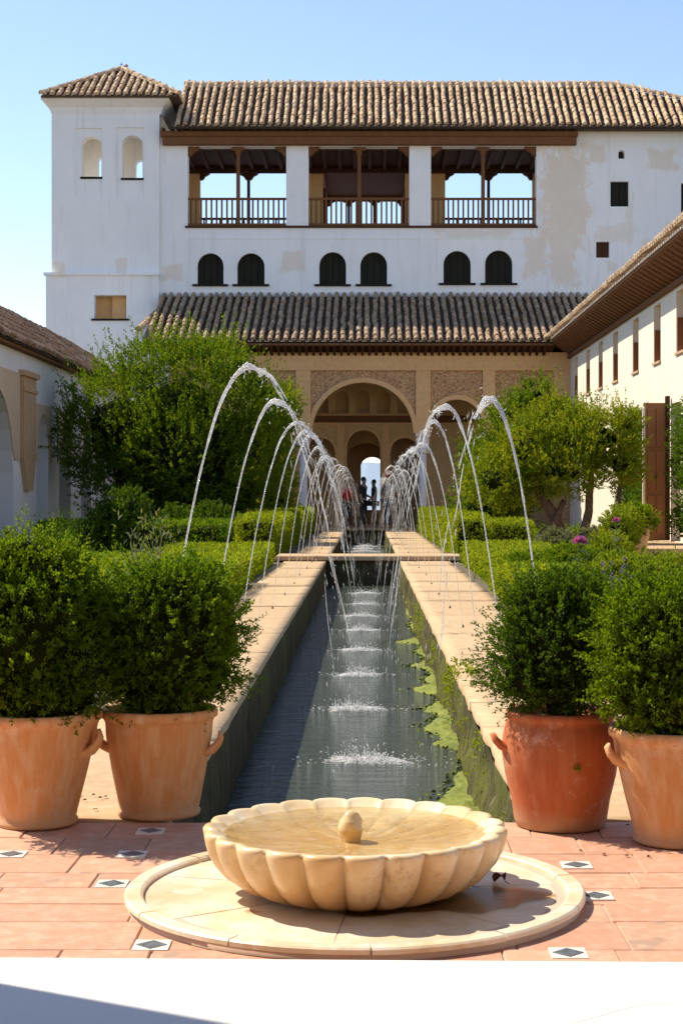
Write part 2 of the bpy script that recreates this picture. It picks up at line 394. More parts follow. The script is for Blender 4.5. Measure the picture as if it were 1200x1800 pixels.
# ================================================================== building tools
def noise3(a, b, c=0.0):
    from mathutils import noise
    return noise.noise(Vector((a, b, c)))
def part(mb, name, mat, root, **k):
    o = mb.build(name, mat, root, **k); o.location = -root.location if root.parent is None else (0, 0, 0)
    return o
def XZ(Y): return lambda u, w_, z: (u, Y+w_, z)          # wall facing the viewer
def YZr(X): return lambda u, w_, z: (X+w_, u, z)         # wall on the right
def YZl(X): return lambda u, w_, z: (X-w_, u, z)         # wall on the left
def tile_mesh(name, L, wd, mat, h=None, n=5, lip=.018):
    h = h or wd*.62; vs = []; fs = []
    for (y, k) in ((0, 1.0), (L, .90)):
        for i in range(n+1):
            a = math.pi*i/n; vs.append((wd/2*k*math.cos(a), y, h*k*math.sin(a)))
    for i in range(n): fs.append((i, i+1, i+n+2, i+n+1))
    fs.append(tuple(range(n+1))[::-1])
    me = bpy.data.meshes.new(name); me.from_pydata(vs, [], fs); me.materials.append(mat); me.update(); return me
def tiled(roof, org, u, s, cols, spacing, lenfn, mat, expo=.36, wd=.19, limit=300, startfn=None, base=None, mesh=None):
    u = Vector(u).normalized(); s = Vector(s).normalized(); n = u.cross(s)
    if n.z < 0: n = -n
    me = mesh or tile_mesh('roof_tile', expo*1.15, wd, mat)
    items = []
    for i in range(cols):
        t0 = startfn(i*spacing) if startfn else 0.0; t1 = lenfn(i*spacing); j = 0; wob = rnd.uniform(-.012, .012)
        t = t0
        while t < t1-.05:
            items.append((j, i, t, wob)); j += 1; t += expo*rnd.uniform(.93, 1.05)
    items.sort(key=lambda q: (q[0], q[1]))
    mv = np.array([v.co[:] for v in me.vertices]); rest = []
    for c, (j, i, t, wob) in enumerate(items):
        p = Vector(org)+u*(i*spacing+wob+rnd.uniform(-.012, .012))+s*t+n*(.02+rnd.uniform(0, .022)+.03*noise3(i*.13, j*.2, 4))
        k = rnd.uniform(.93, 1.08); a = rnd.gauss(0, .028)+(rnd.uniform(-.12, .12) if rnd.random() < .02 else 0); b = -.035+rnd.uniform(-.015, .01)
        s2 = (s+u*a+n*b).normalized(); u2 = (u-s2*u.dot(s2)).normalized(); n2 = u2.cross(s2)
        if n2.dot(n) < 0: n2 = -n2
        Mx = Matrix(((u2.x*k, s2.x, n2.x*k, p.x), (u2.y*k, s2.y, n2.y*k, p.y), (u2.z*k, s2.z, n2.z*k, p.z), (0, 0, 0, 1)))
        if len([1]) and c < limit:
            link('roof_tile', me, roof, mw=Mx)
        else: rest.append(Mx)
    if rest:
        nv = len(mv); V = []; Q = []; P5 = []
        for k, Mx in enumerate(rest):
            A = np.array(Mx)[:3, :]; V.append(mv@A[:, :3].T+A[:, 3])
        fs = [list(f.vertices) for f in me.polygons]
        mb = bpy.data.meshes.new('roof_tile_field'); vv = np.concatenate(V)
        allf = [[q+nv*k for q in f] for k in range(len(rest)) for f in fs]
        mb.from_pydata(vv.tolist(), [], allf); mb.materials.append(mat); mb.update()
        o = link('roof_tile_field', mb, roof); o['kind'] = 'stuff'
    return me

# ================================================================== ground, water, hills
g = MB()
g.poly([(-400, -60), (400, -60), (400, 75), (-400, 75)], [[(-.78, 6.05), (.62, 6.05), (.62, 56.1), (-.78, 56.1)]], lambda u, w_, z: (u, z, -.03-w_), .05)
g.build('ground', M['ground'], kind='structure')
g = MB(); g.box(-3000, 3000, 75, 8000, -46, -45); g.build('valley_floor', M['hill'], kind='structure')
hv = []; hf = []
for i in range(121):
    x = -1500+i*25; hh = 52+10*math.sin(i*.21)+6*math.sin(i*.53+1)+3*math.sin(i*1.3)
    hv += [(x, 2600, -45), (x, 2950, hh), (x, 3600, -45)]
for i in range(120):
    a = i*3; hf += [(a, a+3, a+4, a+1), (a+1, a+4, a+5, a+2)]
me = bpy.data.meshes.new('hills'); me.from_pydata(hv, [], hf); me.materials.append(M['hill']); link('hills', me)['kind'] = 'structure'

WZ = -.44
wm = MB(); wm.add([(-.9, 6.0, WZ), (.75, 6.0, WZ), (.75, 56.2, WZ), (-.9, 56.2, WZ)], [(0, 1, 2, 3)])
wm.build('pool_water', M['water'], kind='structure')
wm = MB(); wm.box(-1, .9, 5.9, 56.3, -1.0, -.9); wm.build('pool_bed', M['soil'], kind='structure')
def pool_side(X, sgn, rough, mat, y0=6.1, y1=56.1):
    ys = np.concatenate([np.arange(y0, 20, .10), np.arange(20, y1+.3, .35)]); zs = np.linspace(-.62, -.052, 9)
    V = []
    for y in ys:
        for k, z in enumerate(zs):
            n = noise3(y*1.3, z*4, sgn)*.5+noise3(y*4.1, z*9, 5)*.35+noise3(y*11, z*18, 9)*.2
            out = rough*(n*(1.2 if k < len(zs)-1 else .3)+(.35*(1-k/8)))
            V.append((X-sgn*out, y, z))
    V = np.array(V); m = len(zs); n = len(ys)
    Fq = [(i*m+k, (i+1)*m+k, (i+1)*m+k+1, i*m+k+1) for i in range(n-1) for k in range(m-1)]
    if sgn < 0: Fq = [f[::-1] for f in Fq]
    me = npmesh('pool_wall', V, Fq, mat, True); o = link('pool_wall', me); o['kind'] = 'structure'; return o
pool_side(-.75, -1, .022, M['pool_wall'])
pool_side(.60, 1, .085, M['pool_wall_green'])
for (ya, yb) in ((5.98, 6.1), (56.1, 56.35)):
    b = MB(); b.box(-.8, .66, ya, yb, -.7, -.012); b.build('pool_wall', M['pool_wall'], kind='structure')

# walkways: slabs laid one after another on both sides of the pool
def walkway(x0, x1, y0, y1, edge, rough):
    b = MB(); b.box(x0+.03, x1-.03, y0, y1, -.30, -.010); root = b.build('walkway', M['walk'], kind='structure')
    y = y0; i = 0
    while y < y1-.2:
        L = rnd.uniform(1.7, 2.6) if y < 22 else rnd.uniform(2.2, 3.4); e = min(y+L, y1)
        nx, ny = 8, max(4, int((e-y)/.12)) if y < 18 else 4
        top = rnd.uniform(-.004, .003); V = []; g_ = .0015
        for a in range(ny+1):
            yy = y+g_+(e-y-2*g_)*a/ny
            for k in range(nx+1):
                t = k/nx; xx = x0+(x1-x0)*t
                if edge == 'l' and k == 0: xx += rough*(noise3(yy*2.3, 1)*.6+noise3(yy*7, 3)*.5)
                if edge == 'r' and k == nx: xx += rough*(noise3(yy*2.3, 1)*.6+noise3(yy*7, 3)*.5)
                z = top+.0025*noise3(xx*5, yy*3, 2)
                if a in (0, ny) or k in (0, nx): z -= .0015
                V.append((xx, yy, z))
        W = nx+1; Fq = [(a*W+k, a*W+k+1, (a+1)*W+k+1, (a+1)*W+k) for a in range(ny) for k in range(nx)]
        nb = len(V); per = [k for k in range(W)]+[a*W+nx for a in range(1, ny+1)]+[ny*W+k for k in range(nx-1, -1, -1)]+[a*W for a in range(ny-1, 0, -1)]
        for q in per: V.append((V[q][0], V[q][1], -.055))
        for q in range(len(per)):
            r_ = (q+1) % len(per); Fq.append((per[r_], per[q], nb+q, nb+r_))
        link('stone_slab', npmesh('stone_slab', V, Fq, M['walk']), root)
        y = e
    return root
for (ya, yb) in ((6.08, 29.95), (31.1, 56.3)):
    walkway(-1.50, -.75, ya, yb, 'r', .012)
    walkway(.60, 1.50 if ya < 20 else 1.62, ya, yb, 'l', .028)

# terrace with staggered terracotta pavers and inlays
b = MB(); b.box(-6, 6, 1.0, 6.06, -.2, -.007); terrace = b.build('terrace', M['grout'], kind='structure')
DISC = Vector((-.036, 4.92, 0)); DR = .68
rows = [1.0+.0]; y = 6.055
inlays = [(20, 1502), (232, 1502), (197, 1554), (267, 1662), (265, 1461), (1012, 1521), (1047, 1575), (998, 1676)]
inl = []
for (px, py) in inlays:
    D = 3480/(py-870); inl.append((PX(px, D), D))
row = 0
while y > 2.6:
    d = rnd.choice([.25, .27, .29, .20]); x = -2.9+rnd.uniform(0, .3)
    while x < 2.9:
        wv = rnd.choice([.24, .30, .38, .42, .30]); gg = rnd.uniform(.0012, .0026)
        cx, cy = x+wv/2, y-d/2
        z1 = rnd.uniform(-.003, .001); bb = .003
        if not (math.hypot(cx-DISC.x, cy-DISC.y) < DR-.32):
            m_ = MB(); x0, x1, y0, y1 = x+gg, x+wv-gg, y-d+gg, y-gg
            j = [rnd.uniform(-.003, .003) for _ in range(8)]
            vs = []
            for q, (z, s_) in enumerate(((-.03, 0), (z1-bb, 0), (z1, bb))):
                vs += [(x0+s_+j[0], y0+s_+j[1], z), (x1-s_+j[2], y0+s_+j[3], z), (x1-s_+j[4], y1-s_+j[5], z), (x0+s_+j[6], y1-s_+j[7], z)]
            fs = [(8, 9, 10, 11)]+[(l*4+k, l*4+(k+1) % 4, l*4+4+(k+1) % 4, l*4+4+k) for l in range(2) for k in range(4)]
            m_.add(vs, fs); m_.build('paver', M['paver'], terrace)
        x += wv
    y -= d; row += 1
for (x, D) in inl:
    m_ = MB(); m_.box(x-.048, x+.048, D-.05, D+.05, -.02, .0022); t = m_.build('inlay_tile', M['inlay_white'], terrace)
    m_ = MB(); q = .041; m_.add([(x-q, D, .0038), (x, D-q, .0038), (x+q, D, .0038), (x, D+q, .0038), (x-q, D, 0), (x, D-q, 0), (x+q, D, 0), (x, D+q, 0)],
        [(0, 1, 2, 3), (0, 4, 5, 1), (1, 5, 6, 2), (2, 6, 7, 3), (3, 7, 4, 0)]); m_.build('inlay_diamond', M['inlay_black'], t)
# side terraces near the pool ends (paving that runs on behind the pots)
for (xa, xb) in ((-6, -1.52), (1.52, 6)):
    b = MB(); b.box(xa, xb, 6.08, 8.4, -.2, -.01); b.build('path', M['walk'], kind='structure')

# white ledge nearest the viewer
led = tag(empty('marble_ledge', (0, 2.2, 0)), 'smooth white marble ledge across the bottom of the picture', 'ledge')
b = MB(); b.add([(-3, 1.5, .38), (3, 1.5, .38), (3, 2.60, .38), (-3, 2.745, .38), (-3, 1.5, .447), (3, 1.5, .447), (3, 2.594, .447), (-3, 2.739, .447),
                 (-3, 1.51, .45), (3, 1.51, .45), (3, 2.588, .45), (-3, 2.733, .45)],
                [(3, 2, 1, 0), (0, 1, 5, 4), (1, 2, 6, 5), (2, 3, 7, 6), (3, 0, 4, 7), (4, 5, 9, 8), (5, 6, 10, 9), (6, 7, 11, 10), (7, 4, 8, 11), (8, 9, 10, 11)])
part(b, 'ledge_slab', M['white_stone'], led)
b = MB(); b.box(-3, 3, 1.55, 2.52, 0, .38); part(b, 'ledge_wall', M['plaster'], led)
pts = [P(x, y, .75*F/(y-870)) for x, y in ((1005, 1800), (1050, 1787), (1090, 1775), (1130, 1767), (1165, 1764), (1210, 1763), (1300, 1764))]
b = MB()
for p, q in zip(pts[:-1], pts[1:]):
    p = p.copy(); q = q.copy(); p.z = q.z = .4505; d = (q-p).normalized()*0; n_ = Vector((-(q-p).y, (q-p).x, 0)).normalized()*.0006
    b.add([p-n_, q-n_, q+n_, p+n_], [(0, 1, 2, 3)])
part(b, 'crack', M['grout'], led)
pier = tag(empty('pavilion_pier', (-1.9, 2.7, 0)), 'white pavilion pier at the left end of the marble ledge', 'pier')
b = MB(); b.box(-2.3, -1.5, 2.35, 3.03, .0, 4.2); part(b, 'shaft', M['plaster'], pier)
b = MB(); b.box(-2.36, -1.44, 2.29, 3.09, 4.2, 4.4); part(b, 'capital', M['plaster'], pier)

pv = tag(empty('south_pavilion', (0, -1, 0)), 'white arcaded pavilion behind the viewer whose shade falls on the ledge', 'pavilion')
b = MB(); b.box(-6.5, 6.5, -4.2, -3.9, 0, 4.2); part(b, 'back_wall', M['brick'], pv)
b = MB(); b.box(-6.7, 6.7, -4.4, 3.12, 4.402, 4.7); part(b, 'ceiling', M['wood'], pv)
for xx in (-5.6, 3.4, 5.8): b = MB(); b.box(xx-.4, xx+.4, 2.35, 3.03, 0, 4.4); part(b, 'pier_shaft', M['plaster'], pv)
for xx in (-6.5, 6.2): b = MB(); b.box(xx, xx+.3, -3.9, 2.3, 0, 4.4); part(b, 'side_wall', M['brick'], pv)
b = MB(); b.box(-6, 6, -4, 1.0, -.2, -.01); b.build('pavilion_floor', M['paver'], kind='structure')
# cross slab over the pool
br = tag(empty('bridge_slab', (0, 30.5, 0)), 'flat pale stone slab bridging the pool between the two walkways', 'footbridge')
b = MB(); b.box(-1.66, 1.78, 29.95, 31.1, .005, .095, bev=.012); part(b, 'slab', M['walk'], br)
b = MB(); b.box(-.77, .64, 30.05, 30.95, -.8, .0); part(b, 'under_wall', M['pool_wall'], br)
for (xa, xb) in ((-7.6, -1.7), (1.8, 7.0)):
    b = MB(); b.box(xa, xb, 30.0, 31.6, -.2, .03); b.build('path', M['walk'], kind='structure')
for (xa, xb) in ((2.6, 7.0),):
    b = MB(); b.box(xa, xb, 33.6, 38.6, -.2, .02); b.build('path', M['walk'], kind='structure')
b = MB(); b.box(5.0, 7.0, 33.0, 38.4, .0, .13, bev=.01); b.build('step', M['walk'], kind='structure')
b = MB(); b.box(-8, 7, 56.35, 61, -.2, .04); b.build('portico_floor', M['walk'], kind='structure')

# ================================================================== tall palace building
TY = 61.0
pal = tag(empty('palace_building', (0, 61, 0)), 'tall white palace with stained plaster, timber loggia and tiled roof behind the portico', 'building')
Xa = PX(280, TY)
holes = []
bays = [(330, 503), (542, 719), (757, 942)]
for a, c in bays: holes.append(rect(PX(a, TY), PX(c, TY), 11.15, 14.1))
wins = [(347, 393, 500, 445), (417, 465, 500, 445), (561, 608, 500, 443), (633, 680, 500, 443), (779, 827, 498, 441), (852, 900, 498, 440)]
for a, c, zb, zt in wins: holes.append(arch(PX(a, TY), PX(c, TY), PZ(zb, TY), PZ(zt, TY)))
sm = [(1072, 1104, 363, 319), (1047, 1070, 453, 425), (1196, 1212, 378, 322)]
for a, c, zb, zt in sm: holes.append(rect(PX(a, TY), PX(c, TY), PZ(zb, TY), PZ(zt, TY)))
holes.append(arch(PX(1086, TY), PX(1097, TY), PZ(279, TY), PZ(264, TY)))
b = MB(); b.poly([(Xa, 6.0), (16, 6.0), (16, 14.72), (PX(1011, TY), 14.72), (PX(1011, TY), 14.5), (Xa, 14.5)], holes, XZ(TY), .55)
# shallow panel mouldings around the paired windows
part(b, 'wall', M['palace_plaster'], pal)
b = MB()
for (xa, xb) in ((333, 520), (538, 742), (757, 935)):
    x0, x1 = PX(xa, TY), PX(xb, TY); zt = PZ(420, TY)
    b.box(x0, x1, TY-.02, TY+.01, zt, zt+.06); b.box(x0-.05, x0, TY-.02, TY+.01, 7.8, zt+.06)
part(b, 'panel_moulding', M['palace_plaster'], pal)
# windows: shutters and sills
for (a, c, zb, zt) in wins:
    x0, x1, z0, z1 = PX(a, TY), PX(c, TY), PZ(zb, TY), PZ(zt, TY)
    b = MB(); b.box(x0-.02, x1+.02, TY+.22, TY+.27, z0-.02, z1+.02)
    wv = part(b, 'window', M['shutter'], pal)
    for k in range(4):
        xx = x0+(x1-x0)*(k+.5)/4; b = MB(); b.box(xx-(x1-x0)/8+.012, xx+(x1-x0)/8-.012, TY+.19, TY+.219, z0, z1+.02); part(b, 'shutter_board', M['shutter'], wv)
    b = MB(); b.box(x0-.17, x1+.17, TY-.09, TY+.2, z0-.07, z0+.005); part(b, 'window_sill', M['shutter'], wv)
for i, (a, c, zb, zt) in enumerate(sm):
    x0, x1, z0, z1 = PX(a, TY), PX(c, TY), PZ(zb, TY), PZ(zt, TY)
    b = MB(); b.box(x0-.02, x1+.02, TY+.2, TY+.25, z0-.02, z1+.02); wv = part(b, 'window', M['shutter' if i != 1 else 'wood'], pal)
    for k in range(2):
        xx = x0+(x1-x0)*(k+.5)/2; b = MB(); b.box(xx-(x1-x0)/4+.012, xx+(x1-x0)/4-.012, TY+.16, TY+.199, z0, z1); part(b, 'shutter_board', M['shutter' if i != 1 else 'wood'], wv)
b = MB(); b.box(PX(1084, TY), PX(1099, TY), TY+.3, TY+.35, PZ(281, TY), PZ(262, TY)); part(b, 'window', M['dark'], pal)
# loggia interior
x0, x1 = PX(322, TY), PX(950, TY)
b = MB(); b.box(x0-.6, x1+.6, TY+.56, 65.4, 10.95, 11.13); part(b, 'loggia_floor', M['brick'], pal)
b = MB(); b.box(x0-.6, x1+.6, TY+.56, 65.4, 14.12, 14.3)
for k in range(24):
    xx = x0+(x1-x0)*k/23; b.box(xx-.06, xx+.06, TY+.56, 65.0, 13.98, 14.12)
part(b, 'loggia_ceiling', M['wood'], pal)
b = MB()
for xx in (x0-.4, x1+.2): b.box(xx-.0, xx+.2, TY+.56, 65, 11.13, 14.12)
part(b, 'loggia_side_wall', M['palace_plaster'], pal)
rear = [(PX(351, 65), PX(520, 65)), (PX(567, 65), PX(712, 65)), (PX(782, 65), PX(936, 65))]
b = MB(); b.poly(rect(x0-.6, x1+.6, 11.13, 14.12), [rect(a, c, 11.2, 13.96) for a, c in rear], XZ(65.0), .4); part(b, 'rear_wall', M['tan'], pal)
b = MB(); b.box(x0-.35, x1+.15, 64.86, 64.995, 13.86, 14.118); part(b, 'rear_beam', M['wood'], pal)
# mirador behind the middle bay
ma, mc = PX(560, 65), PX(722, 65)
b = MB(); b.box(ma, mc, 65.4, 71.2, 10.95, 11.13); part(b, 'mirador_floor', M['wood_red'], pal)
b = MB(); b.box(ma, mc, 65.4, 71.2, 14.05, 14.2); part(b, 'mirador_ceiling', M['wood'], pal)
b = MB(); b.box(ma+.02, mc-.02, 70.95, 71.15, 13.84, 14.048)
for xx in (ma+.02, mc-.2): b.box(xx, xx+.18, 65.42, 70.94, 13.88, 14.048)
part(b, 'mirador_beam', M['wood_red'], pal, kind='stuff')
for (xx, yy) in ((ma+.12, 71.05), (mc-.12, 71.05), (ma+.12, 68.2), (mc-.12, 68.2)):
    b = MB(); b.box(xx-.09, xx+.09, yy-.09, yy+.09, 11.13, 13.84); part(b, 'mirador_post', M['wood'], pal)
def brk(b, x, y, z, s, d=.14):
    vs = [(x, y-d/2, z), (x+s*.42, y-d/2, z), (x+s*.34, y-d/2, z-.10), (x+s*.2, y-d/2, z-.17), (x+s*.12, y-d/2, z-.3), (x, y-d/2, z-.32)]
    n = len(vs); vs += [(v[0], v[1]+d, v[2]) for v in vs]
    b.add(vs, [tuple(range(n)), tuple(range(n, 2*n))[::-1]]+[(k, (k+1) % n, (k+1) % n+n, k+n) for k in range(n)])
def post(root, x, y, z0, z1, r, mat):
    b = MB(); b.lathe([(r*1.5, z0), (r*1.5, z0+.12), (r, z0+.16), (r*.95, z1-.3), (r*1.1, z1-.26), (r*1.5, z1-.2)], 10, (x, y, 0))
    b.box(x-.1, x+.1, y-.09, y+.09, z1-.2, z1-.1); b.box(x-.24, x+.24, y-.08, y+.08, z1-.1, z1)
    return part(b, 'loggia_post', mat, root)
for i, (a, c) in enumerate(bays):
    xa, xc = PX(a, TY), PX(c, TY); xm = PX((418, 631, 849)[i], TY)
    post(pal, xm, TY+.2, 11.15, 14.07, .075, M['wood_red'])
    for (q, sg) in ((xa, 1), (xc, -1)): b = MB(); brk(b, q, TY+.25, 14.09, sg, .3); part(b, 'bracket', M['wood_red'], pal)
    ra, rc = rear[i]; yr = 65.2 if i != 1 else 71.1
    if i == 1: ra, rc = ma+.2, mc-.2
    xr = PX((437, 650, 858)[i], 65.2)
    if i == 1:
        for q in (-.9, .2): post(pal, xr+q, yr, 11.15, 13.9, .06, M['wood'])
        pass
    else: post(pal, xr, yr, 11.15, 13.97, .065, M['wood'])
    for (q, sg) in ((ra, 1), (rc, -1))+(((xr, 1), (xr, -1)) if i != 1 else ()): b = MB(); brk(b, q, yr, 13.96, sg, .3); part(b, 'bracket', M['wood'], pal)
    for (pa, pc, yy, ht, sp) in ((xa, xc, TY+.2, 1.07, .185), (ra, rc, yr, 1.0, .30)):
        b = MB(); b.box(pa, pc, yy-.05, yy+.05, 11.15+ht-.08, 11.15+ht); b.box(pa, pc, yy-.04, yy+.04, 11.17, 11.27)
        bal = part(b, 'balustrade', M['wood_red' if yy < 63 else 'wood'], pal)
        n = int((pc-pa)/sp); me = None
        for k in range(n):
            xx = pa+(pc-pa)*(k+.5)/n
            if me is None:
                m_ = MB(); m_.box(-.033, .033, -.025, .025, 0, ht-.17); ob = m_.build('baluster', M['wood_red' if yy < 63 else 'wood'], bal, loc=(xx, yy, 11.26)); me = ob.data
            else: link('baluster', me, bal, loc=(xx, yy, 11.26))
b = MB(); b.box(PX(326, TY), PX(944, TY), TY-.06, TY+.1, 11.07, 11.15); part(b, 'loggia_sill', M['wood'], pal)
b = MB(); b.box(PX(287, TY), PX(1011, TY), TY-.28, TY+.35, 14.11, 14.40); b.box(PX(284, TY), PX(1013, TY), TY-.36, TY+.35, 14.402, 14.58)
part(b, 'eave_beam', M['wood_red'], pal)
b = MB(); n = 46
for k in range(n):
    xx = PX(290, TY)+(PX(1008, TY)-PX(290, TY))*k/(n-1); b.box(xx-.05, xx+.05, 60.42, TY+.2, 14.582, 14.66)
part(b, 'rafter_ends', M['wood'], pal)
# rain gutter board under the tiles
b = MB(); b.box(PX(300, TY), 15, 60.36, 60.42, 14.60, 14.68); part(b, 'eave_board', M['dark'], pal)
# main roof
EY, EZ, RY_, RZ_ = 60.3, 14.68, 63.4, 16.92
X0, X1, XR = PX(308, 60.3), PX(1075, 63.4), 15.2
sl_ = Vector((0, RY_-EY, RZ_-EZ)); SL = sl_.length
b = MB(); b.add([(X0, EY, EZ), (XR+.9, EY, EZ), (X1, RY_, RZ_), (X0, RY_, RZ_), (X0, 66.6, EZ), (XR+.9, 66.6, EZ), (X0, EY, EZ-.04), (XR+.9, EY, EZ-.04), (XR+.9, 66.6, EZ-.04), (X0, 66.6, EZ-.04)],
    [(0, 1, 2, 3), (3, 2, 5, 4), (1, 5, 2), (6, 9, 8, 7), (0, 6, 7, 1), (1, 7, 8, 5), (4, 5, 8, 9), (0, 3, 4, 9, 6)])
roof = part(b, 'main_roof', M['tile_bed'], pal)
ncol = int((XR-X0)/.28)
tiled(roof, (X0+.1, EY-.06, EZ+.01), (1, 0, 0), sl_, ncol, .28, lambda t: SL if X0+t < X1 else max(.3, SL*(XR+.9-(X0+t))/(XR+.9-X1)), M['tile_up'], .37, .172)
def ridge(root, a, c, mat, r=.12, name='ridge_tile'):
    a = Vector(a); c = Vector(c); d = (c-a); n = max(2, int(d.length/.42)); dn = d.normalized()
    side = dn.cross(Vector((0, 0, 1))).normalized(); up = side.cross(dn)
    if up.z < 0: up = -up
    me = tile_mesh(name, .47, r*2, mat)
    for k in range(n):
        p = a+d*k/n+up*rnd.uniform(-.01, .015); s2 = (dn+up*-.03).normalized(); kk = rnd.uniform(.95, 1.06)
        Mx = Matrix(((side.x*kk, s2.x, up.x*kk, p.x), (side.y*kk, s2.y, up.y*kk, p.y), (side.z*kk, s2.z, up.z*kk, p.z), (0, 0, 0, 1)))
        link(name, me, root, mw=Mx)
b = MB(); b.box(X0, X1, RY_-.11, RY_+.11, RZ_-.1, RZ_+.05); part(b, 'ridge_mortar', M['mortar'], roof)
ridge(roof, (X0, RY_, RZ_+.03), (X1, RY_, RZ_+.03), M['tile_up']); ridge(roof, (X1, RY_, RZ_+.03), (XR+.9, EY, EZ+.06), M['tile_up'])
# pan mortar line at the eave: little pale plugs below each tile
b = MB()
for i in range(ncol+2): b.box(X0+i*.28-.02, X0+i*.28+.02+.02, EY-.03, EY+.08, EZ-.0, EZ+.03)
part(b, 'eave_mortar', M['mortar'], roof)

# tower
tw0, tw1 = PX(92, TY), PX(281, TY); tz = 15.72; TYf = TY-.09
tow = tag(empty('palace_tower', (-9.6, 61, 0)), 'square white tower with two arched openings under a pyramid tile roof', 'tower')
th = [arch(PX(144, TY), PX(179, TY), PZ(311, TY), PZ(240, TY), horseshoe=.06), arch(PX(215, TY), PX(251, TY), PZ(313, TY), PZ(238, TY), horseshoe=.06)]
b = MB(); b.poly(rect(tw0, tw1, 9.1, tz), [rect(PX(134, TY), PX(181, TY), PZ(349, TY), PZ(226, TY)), rect(PX(205, TY), PX(254, TY), PZ(350, TY), PZ(225, TY))], XZ(TYf), .06)
part(b, 'wall', M['palace_plaster'], tow)
b = MB(); b.poly(rect(tw0+.02, tw1-.02, 9.1, tz-.01), th, XZ(TYf+.062), .45); part(b, 'inner_wall', M['palace_plaster'], tow)
b = MB(); b.poly(rect(TYf+.52, 65.4, 9.1, tz-.01), [arch(61.6, 63.0, 12.5, 15.0), arch(63.3, 64.8, 12.5, 15.0)], YZr(tw0), .4)
b.box(tw1-.25, tw1, TYf+.52, 65.4, 9.1, 14.7); b.poly(rect(tw0+.42, tw1-.27, 9.1, tz-.01), [arch(-10.6, -10.0, 12.7, 14.6), arch(-9.12, -8.72, 12.6, 14.4)], XZ(65.0), .4)
part(b, 'side_wall', M['plaster'], tow)
b = MB(); b.box(tw0+.45, tw1-.3, TYf+.6, 64.9, 12.2, 12.35); b.box(tw0+.45, tw1-.3, TYf+.6, 64.9, 15.2, 15.3); part(b, 'tower_room', M['cream'], tow, kind='stuff')
for q in ((142, 181, 312), (213, 253, 314)):
    b = MB(); b.box(PX(q[0], TY), PX(q[1], TY), TYf+.03, TYf+.2, PZ(q[2], TY)-.06, PZ(q[2], TY)+.02); part(b, 'window_sill', M['shutter'], tow)
# lower, slightly wider stage
lw0 = PX(83, TY)
b = MB(); b.poly(rect(lw0, tw1, 0, PZ(486, TY)), [rect(PX(168, TY), PX(224, TY), PZ(562, TY), PZ(520, TY))], XZ(TYf-.14), .4)
b.box(lw0, lw0+.4, TYf+.262, 65.5, 0, PZ(486, TY)); b.box(tw1-.4, tw1, TYf+.262, 65.5, 0, PZ(486, TY)-.1); part(b, 'lower_wall', M['palace_plaster'], tow)
b = MB(); b.box(lw0-.07, tw1+.02, TYf-.22, TYf+.02, PZ(486, TY)+.002, PZ(483, TY)+.05); part(b, 'string_course', M['palace_plaster'], tow)
b = MB(); b.box(PX(163, TY), PX(229, TY), TYf-.2, TYf+.1, PZ(562, TY)-.06, PZ(562, TY)+.01); part(b, 'window_sill', M['shutter'], tow)
b = MB(); b.box(PX(160, TY), PX(196, TY), 61.5, 61.6, 6.8, 9.2); b.box(PX(196, TY)+.002, PX(236, TY), 61.24, 62, 6.8, 9.2); part(b, 'window_recess', M['tan'], tow)
# flared cornice
b = MB(); f = .34; y1 = 65.5
vs = []
for (z, e) in ((15.25, 0), (15.5, .08), (tz+.02, f), (tz+.10, f)):
    vs += [(tw0-e, TYf-e, z), (PX(300, TY)-.35+e, TYf-e, z), (PX(300, TY)-.35+e, y1+e, z), (tw0-e, y1+e, z)]
fs = [(3, 2, 1, 0), (12, 13, 14, 15)]+[(l*4+k, l*4+(k+1) % 4, l*4+4+(k+1) % 4, l*4+4+k) for l in range(3) for k in range(4)]
b.add(vs, fs); part(b, 'cornice', M['palace_plaster'], tow)
ex0, ex1 = PX(74, TY-.4), PX(316, TY-.4); ey0, ey1 = TYf-.5, 66.0; ez = tz+.10
ap = Vector(((ex0+ex1)/2, 63.2, 17.45))
cs = [Vector((ex0, ey0, ez)), Vector((ex1, ey0, ez)), Vector((ex1, ey1, ez)), Vector((ex0, ey1, ez))]
b = MB(); b.add(cs+[ap]+[c-Vector((0, 0, .04)) for c in cs], [(0, 1, 4), (1, 2, 4), (2, 3, 4), (3, 0, 4), (8, 7, 6, 5), (0, 5, 6, 1), (1, 6, 7, 2), (2, 7, 8, 3), (3, 8, 5, 0)])
rf = part(b, 'pyramid_roof', M['tile_bed'], tow)
me = None
for (A, B, lim) in ((cs[0], cs[1], 130), (cs[1], cs[2], 80), (cs[3], cs[0], 60)):
    uu = (B-A).normalized(); Lw = (B-A).length; mid = A+uu*((ap-A).dot(uu)); ss = ap-mid; H = ss.length; k0 = (ap-A).dot(uu)
    me = tiled(rf, A+uu*.12, uu, ss, int((Lw-.1)/.27), .27, lambda t, k0=k0, Lw=Lw, H=H: max(.3, H*min((t+.12)/k0, (Lw-t-.12)/(Lw-k0))), M['tile_up'], .37, .172, limit=lim, mesh=me)
    ridge(rf, A+Vector((0, 0, .05)), ap+Vector((0, 0, .05)), M['tile_up'])
b = MB(); b.tube([ap, ap+Vector((0, 0, .35))], [.02, .012], 6); b.box(ap.x-.06, ap.x+.06, ap.y-.01, ap.y+.01, ap.z+.24, ap.z+.26); part(b, 'finial', M['metal'], tow)

